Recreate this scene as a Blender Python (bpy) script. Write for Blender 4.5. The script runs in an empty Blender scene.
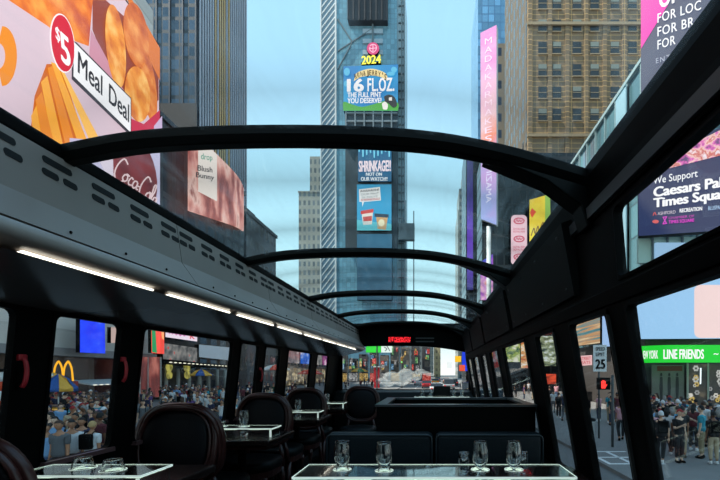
import bpy, bmesh, math, random
from mathutils import Vector, Matrix
random.seed(7)
PI = math.pi
SC = bpy.context.scene
COL = SC.collection
CZ = 1.24            # camera height above the deck
G = -1.76            # street level
F = 400.0; VX = 432.0; VY = 372.0

def at(px, py, Y):   # point of the place seen in that direction, at depth Y
    return Vector(((px-VX)/F*Y, Y, CZ+(VY-py)/F*Y))
def lin(c):
    c = c/255.0
    return c/12.92 if c <= 0.04045 else ((c+0.055)/1.055)**2.4
def rgb(*c): return (lin(c[0]), lin(c[1]), lin(c[2]), 1)

# ------------------------------------------------------------ materials
MATS = {}
def pbr(name, col, rough=.5, metal=0., spec=.5, noise=0., nscale=20, trans=0., ior=1.45, bump=0., coat=0.):
    m = bpy.data.materials.new(name); m.use_nodes = True; nt = m.node_tree
    b = nt.nodes['Principled BSDF']
    b.inputs['Base Color'].default_value = col
    b.inputs['Roughness'].default_value = rough; b.inputs['Metallic'].default_value = metal
    b.inputs['Specular IOR Level'].default_value = spec; b.inputs['Transmission Weight'].default_value = trans
    b.inputs['IOR'].default_value = ior; b.inputs['Coat Weight'].default_value = coat
    if noise or bump:
        tc = nt.nodes.new('ShaderNodeTexCoord'); n = nt.nodes.new('ShaderNodeTexNoise')
        n.inputs['Scale'].default_value = nscale; n.inputs['Detail'].default_value = 4
        nt.links.new(tc.outputs['Object'], n.inputs['Vector'])
        if noise:
            mx = nt.nodes.new('ShaderNodeMix'); mx.data_type = 'RGBA'
            mx.inputs[6].default_value = tuple(c*(1-noise) for c in col[:3])+(1,)
            mx.inputs[7].default_value = tuple(min(1, c*(1+noise)) for c in col[:3])+(1,)
            nt.links.new(n.outputs['Fac'], mx.inputs[0]); nt.links.new(mx.outputs[2], b.inputs['Base Color'])
        if bump:
            bp = nt.nodes.new('ShaderNodeBump'); bp.inputs['Strength'].default_value = bump; bp.inputs['Distance'].default_value = .01
            nt.links.new(n.outputs['Fac'], bp.inputs['Height']); nt.links.new(bp.outputs['Normal'], b.inputs['Normal'])
    MATS[name] = m; return m
def emi(r, g, b, k=1.0):
    key = 'lit_%d_%d_%d_%g' % (r, g, b, k)
    if key in MATS: return MATS[key]
    m = bpy.data.materials.new(key); m.use_nodes = True; nt = m.node_tree
    p = nt.nodes['Principled BSDF']; p.inputs['Base Color'].default_value = (.02, .02, .02, 1)
    p.inputs['Emission Color'].default_value = rgb(r, g, b); p.inputs['Emission Strength'].default_value = k
    p.inputs['Roughness'].default_value = .6
    MATS[key] = m; return m
def screen(name, cols, scale=1.0, k=1.0, kind='noise', detail=3, stretch=(1, 1, 1)):
    """an LED screen with a procedural picture; cols = [(pos,(r,g,b))...]"""
    m = bpy.data.materials.new(name); m.use_nodes = True; nt = m.node_tree
    p = nt.nodes['Principled BSDF']; p.inputs['Base Color'].default_value = (.02, .02, .02, 1)
    g = nt.nodes.new('ShaderNodeNewGeometry'); mp = nt.nodes.new('ShaderNodeMapping'); mp.inputs['Scale'].default_value = stretch
    nt.links.new(g.outputs['Position'], mp.inputs['Vector'])
    if kind == 'noise':
        n = nt.nodes.new('ShaderNodeTexNoise'); n.inputs['Detail'].default_value = detail; out = n.outputs['Fac']
    elif kind == 'voronoi':
        n = nt.nodes.new('ShaderNodeTexVoronoi'); out = n.outputs['Color']
    else:
        n = nt.nodes.new('ShaderNodeTexWave'); n.inputs['Distortion'].default_value = 3; n.inputs['Detail'].default_value = 2; out = n.outputs['Fac']
    n.inputs['Scale'].default_value = scale
    nt.links.new(mp.outputs['Vector'], n.inputs['Vector'])
    cr = nt.nodes.new('ShaderNodeValToRGB'); e = cr.color_ramp
    e.elements[0].position = cols[0][0]; e.elements[0].color = rgb(*cols[0][1])
    e.elements[1].position = cols[-1][0]; e.elements[1].color = rgb(*cols[-1][1])
    for pos, c in cols[1:-1]:
        x = e.elements.new(pos); x.color = rgb(*c)
    nt.links.new(out, cr.inputs['Fac']); nt.links.new(cr.outputs['Color'], p.inputs['Emission Color'])
    p.inputs['Emission Strength'].default_value = k
    MATS[name] = m; return m
def vgrad(name, stops, z0, z1, k=1.0):
    """an LED screen whose picture runs through colours from bottom to top"""
    m = bpy.data.materials.new(name); m.use_nodes = True; nt = m.node_tree
    p = nt.nodes['Principled BSDF']; p.inputs['Base Color'].default_value = (.02, .02, .02, 1)
    g = nt.nodes.new('ShaderNodeNewGeometry'); s = nt.nodes.new('ShaderNodeSeparateXYZ'); mr = nt.nodes.new('ShaderNodeMapRange')
    mr.inputs['From Min'].default_value = z0; mr.inputs['From Max'].default_value = z1
    n = nt.nodes.new('ShaderNodeTexNoise'); n.inputs['Scale'].default_value = .35; n.inputs['Detail'].default_value = 3
    ad = nt.nodes.new('ShaderNodeMath'); ad.operation = 'MULTIPLY_ADD'; ad.inputs[1].default_value = .45; 
    sb = nt.nodes.new('ShaderNodeMath'); sb.operation = 'SUBTRACT'; sb.inputs[1].default_value = .225
    nt.links.new(g.outputs['Position'], s.inputs[0]); nt.links.new(s.outputs['Z'], mr.inputs['Value'])
    nt.links.new(g.outputs['Position'], n.inputs['Vector'])
    nt.links.new(n.outputs['Fac'], ad.inputs[0]); nt.links.new(mr.outputs[0], ad.inputs[2]); nt.links.new(ad.outputs[0], sb.inputs[0])
    cr = nt.nodes.new('ShaderNodeValToRGB'); e = cr.color_ramp
    e.elements[0].position = stops[0][0]; e.elements[0].color = rgb(*stops[0][1])
    e.elements[1].position = stops[-1][0]; e.elements[1].color = rgb(*stops[-1][1])
    for pos, c in stops[1:-1]:
        x = e.elements.new(pos); x.color = rgb(*c)
    nt.links.new(sb.outputs[0], cr.inputs['Fac']); nt.links.new(cr.outputs['Color'], p.inputs['Emission Color'])
    p.inputs['Emission Strength'].default_value = k
    return m
def pane_mat(name, tint, refl=1.0, dirt=0.0, scratch=0.0):
    m = bpy.data.materials.new(name); m.use_nodes = True; nt = m.node_tree; nt.nodes.clear()
    out = nt.nodes.new('ShaderNodeOutputMaterial'); tr = nt.nodes.new('ShaderNodeBsdfTransparent'); gl = nt.nodes.new('ShaderNodeBsdfGlossy')
    tr.inputs['Color'].default_value = tint; gl.inputs['Roughness'].default_value = .01
    lw = nt.nodes.new('ShaderNodeLayerWeight'); lw.inputs['Blend'].default_value = .5
    pw = nt.nodes.new('ShaderNodeMath'); pw.operation = 'POWER'; pw.inputs[1].default_value = 5; nt.links.new(lw.outputs['Facing'], pw.inputs[0])
    fr = nt.nodes.new('ShaderNodeMath'); fr.operation = 'MULTIPLY_ADD'; fr.inputs[1].default_value = .9; fr.inputs[2].default_value = .035; nt.links.new(pw.outputs[0], fr.inputs[0])
    mu = nt.nodes.new('ShaderNodeMath'); mu.operation = 'MULTIPLY'; mu.inputs[1].default_value = refl
    nt.links.new(fr.outputs[0], mu.inputs[0])
    mx = nt.nodes.new('ShaderNodeMixShader'); nt.links.new(mu.outputs[0], mx.inputs[0])
    nt.links.new(tr.outputs[0], mx.inputs[1]); nt.links.new(gl.outputs[0], mx.inputs[2])
    last = mx
    if dirt:
        df = nt.nodes.new('ShaderNodeBsdfTranslucent'); df.inputs['Color'].default_value = (.8, .85, .85, 1)
        g = nt.nodes.new('ShaderNodeNewGeometry'); mp = nt.nodes.new('ShaderNodeMapping'); mp.inputs['Scale'].default_value = (1, .25, 1); mp.inputs['Rotation'].default_value = (0, 0, .6)
        n = nt.nodes.new('ShaderNodeTexNoise'); n.inputs['Scale'].default_value = 9; n.inputs['Detail'].default_value = 8; n.inputs['Distortion'].default_value = 1.5
        cr = nt.nodes.new('ShaderNodeMapRange'); cr.inputs['From Min'].default_value = .45; cr.inputs['From Max'].default_value = .85
        cr.inputs['To Min'].default_value = 0; cr.inputs['To Max'].default_value = dirt
        nt.links.new(g.outputs['Position'], mp.inputs['Vector']); nt.links.new(mp.outputs[0], n.inputs['Vector']); nt.links.new(n.outputs['Fac'], cr.inputs['Value'])
        m2 = nt.nodes.new('ShaderNodeMixShader'); nt.links.new(cr.outputs[0], m2.inputs[0])
        nt.links.new(mx.outputs[0], m2.inputs[1]); nt.links.new(df.outputs[0], m2.inputs[2]); last = m2
    nt.links.new(last.outputs[0], out.inputs['Surface'])
    MATS[name] = m; return m
def facade(name, wall, glass, sx, sz, fx=.5, fz=.6, var=.5, rough=.6, grough=.12, warm=None, nsc=.15, ox=0., oz=0., metal=0.):
    """wall colour with a grid of windows, in metres of the place"""
    m = bpy.data.materials.new(name); m.use_nodes = True; nt = m.node_tree; L = nt.links
    b = nt.nodes['Principled BSDF']
    g = nt.nodes.new('ShaderNodeNewGeometry'); sp = nt.nodes.new('ShaderNodeSeparateXYZ'); sn = nt.nodes.new('ShaderNodeSeparateXYZ')
    L.new(g.outputs['Position'], sp.inputs[0]); L.new(g.outputs['Normal'], sn.inputs[0])
    def M(op, a, c=None, d=None):
        n = nt.nodes.new('ShaderNodeMath'); n.operation = op
        for i, v in enumerate((a, c, d)):
            if v is None: continue
            if isinstance(v, (int, float)): n.inputs[i].default_value = v
            else: L.new(v, n.inputs[i])
        return n.outputs[0]
    ax = M('ABSOLUTE', sn.outputs['X']); isx = M('GREATER_THAN', ax, .7)
    u = M('ADD', M('MULTIPLY', sp.outputs['Y'], isx), M('MULTIPLY', sp.outputs['X'], M('SUBTRACT', 1, isx)))
    u = M('DIVIDE', M('ADD', u, 500.+ox), sx); v = M('DIVIDE', M('ADD', sp.outputs['Z'], 100.+oz), sz)
    fu = M('FRACT', u); fv = M('FRACT', v)
    inu = M('LESS_THAN', M('ABSOLUTE', M('SUBTRACT', fu, .5)), fx/2); inv = M('LESS_THAN', M('ABSOLUTE', M('SUBTRACT', fv, .5)), fz/2)
    mask = M('MULTIPLY', inu, inv)
    cb = nt.nodes.new('ShaderNodeCombineXYZ'); L.new(M('FLOOR', u), cb.inputs[0]); L.new(M('FLOOR', v), cb.inputs[1]); L.new(isx, cb.inputs[2])
    wn = nt.nodes.new('ShaderNodeTexWhiteNoise'); L.new(cb.outputs[0], wn.inputs['Vector'])
    gv = nt.nodes.new('ShaderNodeMix'); gv.data_type = 'RGBA'
    gv.inputs[6].default_value = tuple(c*(1-var) for c in glass[:3])+(1,); gv.inputs[7].default_value = tuple(min(1, c*(1+var)) for c in glass[:3])+(1,)
    L.new(wn.outputs['Value'], gv.inputs[0])
    n = nt.nodes.new('ShaderNodeTexNoise'); n.inputs['Scale'].default_value = nsc; n.inputs['Detail'].default_value = 5; L.new(g.outputs['Position'], n.inputs['Vector'])
    wv = nt.nodes.new('ShaderNodeMix'); wv.data_type = 'RGBA'
    w2 = warm or wall
    wv.inputs[6].default_value = tuple(c*.75 for c in wall[:3])+(1,); wv.inputs[7].default_value = tuple(min(1, c*1.25) for c in w2[:3])+(1,)
    L.new(n.outputs['Fac'], wv.inputs[0])
    mx = nt.nodes.new('ShaderNodeMix'); mx.data_type = 'RGBA'
    L.new(mask, mx.inputs[0]); L.new(wv.outputs[2], mx.inputs[6]); L.new(gv.outputs[2], mx.inputs[7]); L.new(mx.outputs[2], b.inputs['Base Color'])
    rr = M('ADD', M('MULTIPLY', mask, grough-rough), rough); L.new(rr, b.inputs['Roughness'])
    b.inputs['Metallic'].default_value = metal
    MATS[name] = m; return m

BLK = pbr('black_coated_metal', (.0025, .0024, .0024, 1), .55, spec=.06)
BLKM = pbr('black_matt_trim', (.0035, .0034, .0034, 1), .65, spec=.06)
ARCHM = pbr('black_gloss_arch', (.002, .002, .002, 1), .35, spec=.14)
LEATH = pbr('black_leather', (.0025, .003, .0035, 1), .45, spec=.2, bump=.25, nscale=120)
BENCHL = pbr('blue_black_leather', (.005, .009, .0115, 1), .5, spec=.2, bump=.2, nscale=110)
PIPE = pbr('leather_piping', (.02, .028, .033, 1), .35)
WOOD = pbr('dark_mahogany', (.045, .013, .011, 1), .28, spec=.5, noise=.5, nscale=9)
PAD = pbr('aubergine_leather', (.0035, .002, .003, 1), .5, spec=.18, bump=.2, nscale=120)
TABLEW = pbr('dark_table_wood', (.014, .007, .006, 1), .25, spec=.4, noise=.4, nscale=12)
FLOORM = pbr('dark_deck_floor', (.006, .006, .007, 1), .6, noise=.3, nscale=30)
DUCT = pbr('brushed_grey_metal', (.25, .205, .18, 1), .45, metal=0, noise=.06, nscale=6)
DUCTL = pbr('satin_grey_moulding', (.32, .275, .25, 1), .3)
SOFF = pbr('glossy_dark_soffit', (.12, .105, .10, 1), .22)
SLOT = pbr('vent_slot_black', (.003, .003, .003, 1), .8)
STEEL = pbr('steel', (.35, .35, .36, 1), .3, metal=1)
GREYBAR = pbr('grey_rail', (.06, .06, .065, 1), .4)
REDP = pbr('red_plastic', (.45, .02, .03, 1), .4)
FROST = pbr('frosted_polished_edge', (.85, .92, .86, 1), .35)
FROST.node_tree.nodes['Principled BSDF'].inputs['Emission Color'].default_value = (.85, 1, .88, 1); FROST.node_tree.nodes['Principled BSDF'].inputs['Emission Strength'].default_value = .35   # glow added to make the acrylic edges stand out
ACRYL = pbr('clear_acrylic', (.93, .97, .95, 1), .03, trans=1, ior=1.45)
GLASS = pbr('drinking_glass', (.98, 1, 1, 1), .0, trans=1, ior=1.62)
NAPK = pbr('black_napkin', (.01, .01, .011, 1), .9)
PANE = pane_mat('window_glass', (.93, .945, .945, 1), .7, .02)
ROOFG = pane_mat('roof_glass', (.965, .98, .98, 1), .3, .06)
ROOFG2 = pane_mat('roof_glass_green', (.91, .965, .965, 1), .4, .08)
ASPH = pbr('asphalt', (.15, .15, .15, 1), .75, noise=.2, nscale=.6)
WALK = pbr('pavement', (.2, .195, .19, 1), .8, noise=.15, nscale=1.5)
WHITEP = pbr('white_paint', (.75, .76, .76, 1), .6)

# ------------------------------------------------------------ mesh helper
class MB:
    def __init__(s, smooth=False): s.v = []; s.f = []; s.m = []; s.mi = 0; s.smooth = smooth
    def add(s, vs, fs):
        o = len(s.v); s.v += [tuple(v) for v in vs]
        for f in fs: s.f.append(tuple(i+o for i in f)); s.m.append(s.mi)
        return s
    def box(s, x0, x1, y0, y1, z0, z1):
        return s.hexa([(x0,y0,z0),(x1,y0,z0),(x1,y1,z0),(x0,y1,z0)], [(x0,y0,z1),(x1,y0,z1),(x1,y1,z1),(x0,y1,z1)])
    def hexa(s, a, b):
        n = len(a)
        return s.add(list(a)+list(b), [tuple(range(n))[::-1], tuple(range(n, 2*n))] + [(i, (i+1) % n, n+(i+1) % n, n+i) for i in range(n)])
    def prism(s, poly, d):
        d = Vector(d); return s.hexa([Vector(p) for p in poly], [Vector(p)+d for p in poly])
    def tube(s, path, r, n=8, closed=False, sx=1.0, caps=True):
        P = [Vector(p) for p in path]; N = len(P)
        R = r if isinstance(r, (list, tuple)) else [r]*N
        rings = []; up0 = None
        for i, p in enumerate(P):
            a = P[i-1] if (i or closed) else P[0]; b = P[(i+1) % N] if (i < N-1 or closed) else P[-1]
            t = (b-a).normalized()
            if up0 is None:
                up0 = Vector((0, 0, 1)) if abs(t.z) < .9 else Vector((0, 1, 0))
            u = (up0 - t*up0.dot(t)); u = u.normalized() if u.length > 1e-5 else t.orthogonal().normalized()
            up0 = u; w = t.cross(u)
            rings.append([p + (u*math.cos(k*2*PI/n)*sx + w*math.sin(k*2*PI/n))*R[i] for k in range(n)])
        vs = [q for rg in rings for q in rg]; fs = []
        for i in range(N if closed else N-1):
            j = (i+1) % N
            for k in range(n): fs.append((i*n+k, i*n+(k+1) % n, j*n+(k+1) % n, j*n+k))
        if not closed and caps:
            fs.append(tuple(range(n))[::-1]); fs.append(tuple((N-1)*n+k for k in range(n)))
        return s.add(vs, fs)
    def lathe(s, prof, c=(0, 0, 0), n=20, close=False):
        vs = []; fs = []; N = len(prof)
        for r, z in prof:
            for k in range(n):
                a = 2*PI*k/n; vs.append((c[0]+r*math.cos(a), c[1]+r*math.sin(a), c[2]+z))
        for i in range(N-1):
            for k in range(n): fs.append((i*n+k, i*n+(k+1) % n, (i+1)*n+(k+1) % n, (i+1)*n+k))
        fs.append(tuple(range(n))[::-1]); fs.append(tuple((N-1)*n+k for k in range(n)))
        return s.add(vs, fs)
    def ellip(s, c, r, n=12, m=8):
        prof = [(max(1e-4, math.sin(PI*i/m)), -math.cos(PI*i/m)) for i in range(m+1)]
        vs = []; fs = []
        for pr, pz in prof:
            for k in range(n):
                a = 2*PI*k/n; vs.append((c[0]+r[0]*pr*math.cos(a), c[1]+r[1]*pr*math.sin(a), c[2]+r[2]*pz))
        for i in range(m):
            for k in range(n): fs.append((i*n+k, i*n+(k+1) % n, (i+1)*n+(k+1) % n, (i+1)*n+k))
        return s.add(vs, fs)
WL = {}
def link(name, me, mat, parent=None, bevel=0.):
    o = bpy.data.objects.new(name, me)
    mats = mat if isinstance(mat, (list, tuple)) else [mat]
    if not me.materials:
        for q in mats: me.materials.append(q)
    COL.objects.link(o)
    if parent is not None:
        o.parent = parent; w = WL[parent.name]; WL[o.name] = w
        if w.length > 0: me.transform(Matrix.Translation(-w))
    else:
        n = len(me.vertices)
        if n:
            xs = [v.co.x for v in me.vertices]; ys = [v.co.y for v in me.vertices]; zs = [v.co.z for v in me.vertices]
            w = Vector(((min(xs)+max(xs))/2, (min(ys)+max(ys))/2, min(zs)))
        else: w = Vector()
        me.transform(Matrix.Translation(-w)); o.location = w; WL[o.name] = w
    if bevel:
        b = o.modifiers.new('Bevel', 'BEVEL'); b.width = bevel; b.segments = 2; b.limit_method = 'ANGLE'; b.angle_limit = .6
    return o
def build(name, mb, mat, parent=None, bevel=0., fix=True):
    me = bpy.data.meshes.new(name); me.from_pydata(mb.v, [], mb.f)
    for i, p in enumerate(me.polygons): p.material_index = mb.m[i]; p.use_smooth = mb.smooth
    if fix:
        bm = bmesh.new(); bm.from_mesh(me); bmesh.ops.recalc_face_normals(bm, faces=bm.faces); bm.to_mesh(me); bm.free()
    return link(name, me, mat, parent, bevel)
def tag(o, label=None, cat=None, group=None, kind=None):
    if label: o['label'] = label
    if cat: o['category'] = cat
    if group: o['group'] = group
    if kind: o['kind'] = kind
    return o
def thing(name, label, cat, loc=(0, 0, 0), group=None):
    o = bpy.data.objects.new(name, None); o.empty_display_size = .2; COL.objects.link(o); o.location = loc
    WL[o.name] = Vector(loc); return tag(o, label, cat, group)
def struct(name, mb, mat, parent=None, bevel=0.):
    o = build(name, mb, mat, parent, bevel)
    if parent is None: o['kind'] = 'structure'
    return o
KIDS = {}
def copy_tree(o, parent=None, mats=None):
    c = o.copy(); COL.objects.link(c)
    if parent is not None: c.parent = parent
    for ch in (KIDS.get(o.name) or list(o.children)): copy_tree(ch, c)
    return c
def dup(o, loc, rz=0., label=None, group=None, scale=None):
    c = copy_tree(o); c.location = loc; c.rotation_euler = (0, 0, rz)
    if label: c['label'] = label
    if group: c['group'] = group
    if scale: c.scale = scale
    return c

# ------------------------------------------------------------ writing
_tm = {}
def text_mesh(body, bold=0., shear=0., spacing=1.0):
    key = (body, bold, shear, spacing)
    if key in _tm: return _tm[key]
    if bold > .008:      # heavy letters: the outline drawn several times, slightly shifted
        v0, f0 = text_mesh(body, 0., shear, spacing); vs = []; fs = []
        for dx, dy in ((0, 0), (-1, 0), (1, 0), (0, .5), (0, -.5), (.7, .4), (-.7, .4), (.7, -.4), (-.7, -.4)):
            o = len(vs); vs += [v+Vector((dx*bold, dy*bold, 0)) for v in v0]; fs += [tuple(i+o for i in f) for f in f0]
        _tm[key] = (vs, fs); return vs, fs
    cu = bpy.data.curves.new('t', 'FONT'); cu.body = body; cu.offset = bold; cu.shear = shear; cu.resolution_u = 3; cu.space_character = spacing
    o = bpy.data.objects.new('t', cu); COL.objects.link(o); dg = bpy.context.evaluated_depsgraph_get(); dg.update()
    me = bpy.data.meshes.new_from_object(o.evaluated_get(dg)); vs = [v.co.copy() for v in me.vertices]; fs = [tuple(p.vertices) for p in me.polygons]
    bpy.data.objects.remove(o); bpy.data.curves.remove(cu); bpy.data.meshes.remove(me)
    _tm[key] = (vs, fs); return vs, fs
CAP = None
def capheight():
    global CAP
    if CAP is None:
        vs, _ = text_mesh('H'); CAP = max(v.y for v in vs)
    return CAP
class Sign:
    """a flat sign in a vertical plane through O, running along the ground direction R (to the viewer's right)"""
    def __init__(s, O, R, root):
        s.O = Vector(O); s.R = Vector((R[0], R[1], 0)).normalized(); s.N = s.R.cross(Vector((0, 0, 1))); s.root = root; s.layer = 0
        if s.N.dot(s.O - Vector((0, 0, CZ))) > 0: s.N = -s.N
        s.step = .02*max(1, s.O.length/60)
    def hit(s, p):
        c = Vector((0, 0, CZ)); d = at(p[0], p[1], 1.) - c
        t = (s.O-c).dot(s.N)/d.dot(s.N); return c+d*t
    def off(s, l): return s.N*(s.step*l)
    def poly(s, name, pts, mat, l=1, d=None, parent=None):
        P = [s.hit(p)+s.off(l) for p in pts]; mb = MB()
        mb.prism(P, -s.N*(d or s.step*.8)); return build(name, mb, mat, parent or s.root)
    def polys(s, name, lst, mat, l=1, parent=None):
        mb = MB()
        for pts in lst: mb.prism([s.hit(p)+s.off(l) for p in pts], -s.N*s.step*.8)
        return build(name, mb, mat, parent or s.root)
    def ell(s, name, c, rx, ry, mat, l=1, rot=0., n=28, a0=0, a1=2*PI, parent=None):
        pts = []
        for k in range(n):
            a = a0+(a1-a0)*k/n; x = rx*math.cos(a); y = ry*math.sin(a)
            pts.append((c[0]+x*math.cos(rot)-y*math.sin(rot), c[1]+x*math.sin(rot)+y*math.cos(rot)))
        return s.poly(name, pts, mat, l, parent=parent)
    def text(s, body, p0, p1, ptop, mat, l=2, bold=0., shear=0., name='lettering', spacing=1.0, parent=None):
        vs, fs = text_mesh(body, bold, shear, spacing); x0 = min(v.x for v in vs); x1 = max(v.x for v in vs); ch = capheight()
        A = s.hit(p0); B = s.hit(p1); T = s.hit(ptop); o = s.off(l)
        mb = MB(); mb.add([A+(B-A)*((v.x-x0)/(x1-x0))+(T-A)*(v.y/ch)+o for v in vs], fs)
        return build(name, mb, mat, parent or s.root, fix=False)
    def stroke(s, name, paths, w, mat, l=2, parent=None):
        """ribbons of pen strokes; paths in px, w in px"""
        mb = MB()
        for pa in paths:
            n = len(pa)
            L = []; R = []
            for i in range(n):
                a = pa[max(0, i-1)]; b = pa[min(n-1, i+1)]; dx = b[0]-a[0]; dy = b[1]-a[1]; q = math.hypot(dx, dy) or 1
                nx, ny = -dy/q*w/2, dx/q*w/2
                L.append(s.hit((pa[i][0]+nx, pa[i][1]+ny))+s.off(l)); R.append(s.hit((pa[i][0]-nx, pa[i][1]-ny))+s.off(l))
            mb.add(L+R, [(i, i+1, n+i+1, n+i) for i in range(n-1)])
        return build(name, mb, mat, parent or s.root, fix=False)
def cut(pts, n=6):          # smooth a polyline (Catmull-Rom)
    out = []; N = len(pts)
    for i in range(N-1):
        p0 = pts[max(0, i-1)]; p1 = pts[i]; p2 = pts[i+1]; p3 = pts[min(N-1, i+2)]
        for k in range(n):
            t = k/n
            out.append(tuple(.5*(2*p1[j]+(p2[j]-p0[j])*t+(2*p0[j]-5*p1[j]+4*p2[j]-p3[j])*t*t+(3*p1[j]-p0[j]-3*p2[j]+p3[j])*t**3) for j in range(len(p1))))
    out.append(tuple(pts[-1])); return out

# ============================================================ THE BUS
YB, YF = -1.6, 7.65            # back and front of the deck
ZSL, ZTL = .80, CZ+.28         # left sill, head
ZSR, ZTR = .67, CZ+.23
ZTOP_L, ZTOP_R = CZ+.84, CZ+.76
def xl(z): return -1.85+.10*(z-ZSL) if z > ZSL else -1.85
def xr(z):
    if z < ZSR: return .78
    return .78-.17*(min(z, ZTR)-ZSR)-.08*max(0, z-ZTR)
WINL = [(-1.2, .3), (.5, 1.72), (1.88, 2.30), (2.46, 3.58), (3.72, 4.12), (4.27, 4.70), (4.95, 5.92), (6.2, 6.9)]
WINR = [(-1.2, .2), (.4, 1.335), (1.47, 1.88), (2.12, 2.5), (2.78, 3.66), (3.95, 4.5), (4.8, 5.3), (5.6, 6.3), (6.6, 7.3)]
T = .022
mb = MB(); mb.box(-1.9, .84, YB, YF+.1, -.12, 0); struct('floor', mb, FLOORM)
def slab(mb, side, y0, y1, z0, z1, t=T):
    x = xl if side < 0 else xr; o = -t if side < 0 else t
    mb.hexa([(x(z0), y0, z0), (x(z0), y1, z0), (x(z1), y1, z1), (x(z1), y0, z1)], [(x(z0)+o, y0, z0), (x(z0)+o, y1, z0), (x(z1)+o, y1, z1), (x(z1)+o, y0, z1)])
wlm = MB(); slab(wlm, -1, YB, YF, 0.0, ZSL); slab(wlm, -1, YB, YF, ZTL, CZ+.86)
ys = [YB]+[v for w in WINL for v in w]+[YF]
for i in range(0, len(ys), 2): slab(wlm, -1, ys[i], ys[i+1], ZSL, ZTL)
struct('wall_left', wlm, BLK)
wrm = MB(); slab(wrm, 1, YB, YF, 0.0, ZSR); slab(wrm, 1, YB, YF, ZTR, CZ+.312)
ys = [YB]+[v for w in WINR for v in w]+[YF]
for i in range(0, len(ys), 2): slab(wrm, 1, ys[i], ys[i+1], ZSR, ZTR)
slab(wrm, 1, 1.36, YF, CZ+.312, CZ+.56); slab(wrm, 1, YB, YF, CZ+.56, CZ+.76)
struct('wall_right', wrm, BLK)
mb = MB(); mb.box(-1.9, .84, YB-.06, YB, 0, CZ+.95); struct('wall_back', mb, BLKM)  # unseen end wall, added dark to balance the light inside
def win(n, side, y0, y1, z0, z1, fr=.012, name='window_%d'):
    x = xl if side < 0 else xr; s = -1 if side < 0 else 1
    f = MB()
    # rounded inner frame ring
    r = .035 if side < 0 else .025
    def ring(inset, rr, xo):
        pts = []
        for (cy, cz, a0) in ((y1-inset-rr, z1-inset-rr, 0), (y0+inset+rr, z1-inset-rr, PI/2), (y0+inset+rr, z0+inset+rr, PI), (y1-inset-rr, z0+inset+rr, 1.5*PI)):
            for k in range(5):
                a = a0+k*PI/8; yy = cy+rr*math.cos(a); zz = cz+rr*math.sin(a); pts.append((x(zz)+s*xo, yy, zz))
        return pts
    N = 20; def_ = [ring(-.002, .003, -.006), ring(fr, r, -.008), ring(fr, r, .024), ring(-.002, .003, .024)]
    vs = [p for q in def_ for p in q]; fs = []
    for a in range(4):
        b = (a+1) % 4
        for k in range(N): fs.append((a*N+k, a*N+(k+1) % N, b*N+(k+1) % N, b*N+k))
    f.add(vs, fs)
    o = struct(name % n, f, BLK)
    g = MB(); gi = ring(fr-.004, r, .010); go = ring(fr-.004, r, .014); g.hexa(gi, go); build('pane', g, PANE, o)
    return o
k = 1
for (a, b) in WINL: win(k, -1, a, b, ZSL, ZTL); k += 1
for (a, b) in WINR: win(k, 1, a, b, ZSR, ZTR); k += 1
win(k, 1, YB+.1, 1.36, CZ+.312, CZ+.56, .008); k += 1      # upper side light of the near bay
# slim satin strips on the jambs and sills
k2 = 1
SILL = pbr('reddish_sill_strip', (.10, .05, .05, 1), .3)
for (a, b) in WINL:
    mb = MB(); mb.box(xl(ZSL)-.005, xl(ZSL)+.03, a, b, ZSL-.012, ZSL+.012); struct('trim_%d' % k2, mb, SILL); k2 += 1
mb = MB(); mb.box(xr(ZSR)-.05, xr(ZSR)+.0, YB, YF, ZSR-.07, ZSR-.02); struct('trim_%d' % k2, mb, BLKM, bevel=.01); k2 += 1
JAMB = pbr('satin_jamb', (.05, .048, .047, 1), .35)
for (a, b) in WINR[1:]:
    mb = MB()
    mb.prism([(xr(z)-.012-dx, y, z) for (z, y, dx) in ((ZSR+.02, a-.012, 0), (ZTR-.02, a-.012, 0), (ZTR-.02, a-.004, 0), (ZSR+.02, a-.004, 0))], (.015, 0, 0))
    struct('trim_%d' % k2, mb, JAMB); k2 += 1
# front wall with the windscreen opening
def arcx(x):   # height of the windscreen head
    t = (x+.55)/1.35; return CZ+.50-.16*max(0, t)**2.2-.03*max(0, -t)**2
mb = MB(); zs = CZ-.33
mb.box(-1.9, .84, YF, YF+.06, 0, zs)
xs = [-1.72+i*(.70+1.72)/20 for i in range(21)]
for i in range(20): mb.hexa([(xs[i], YF, arcx(xs[i])), (xs[i+1], YF, arcx(xs[i+1])), (xs[i+1], YF, CZ+.93), (xs[i], YF, CZ+.93)], [(xs[i], YF+.06, arcx(xs[i])), (xs[i+1], YF+.06, arcx(xs[i+1])), (xs[i+1], YF+.06, CZ+.93), (xs[i], YF+.06, CZ+.93)])
mb.box(-1.9, -1.72, YF, YF+.06, zs, CZ+.93); mb.box(.70, .84, YF, YF+.06, zs, CZ+.93)
struct('wall_front', mb, BLK)
mb = MB(); mb.hexa([(x, YF+.02, zs) for x in (-1.72, .70)]+[(x, YF+.02, arcx(x)) for x in reversed(xs)], [(x, YF+.03, zs) for x in (-1.72, .70)]+[(x, YF+.03, arcx(x)) for x in reversed(xs)])
o = struct('window_%d' % k, mb, PANE); k += 1
# dashboard shelf
t_ = thing('dashboard', 'black dashboard shelf running under the windscreen', 'dashboard', (-.5, 7.4, 0))
mb = MB(); mb.hexa([(-1.8, 7.25, .70), (.75, 7.25, .70), (.75, 7.64, .70), (-1.8, 7.64, .70)], [(-1.8, 7.33, .87), (.75, 7.33, .87), (.75, 7.64, .90), (-1.8, 7.64, .90)])
build('shelf', mb, LEATH, t_, .02)
mb = MB(); mb.box(-1.78, .73, 7.3, 7.6, 0.001, .70); build('base_panel', mb, BLKM, t_)

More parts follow.
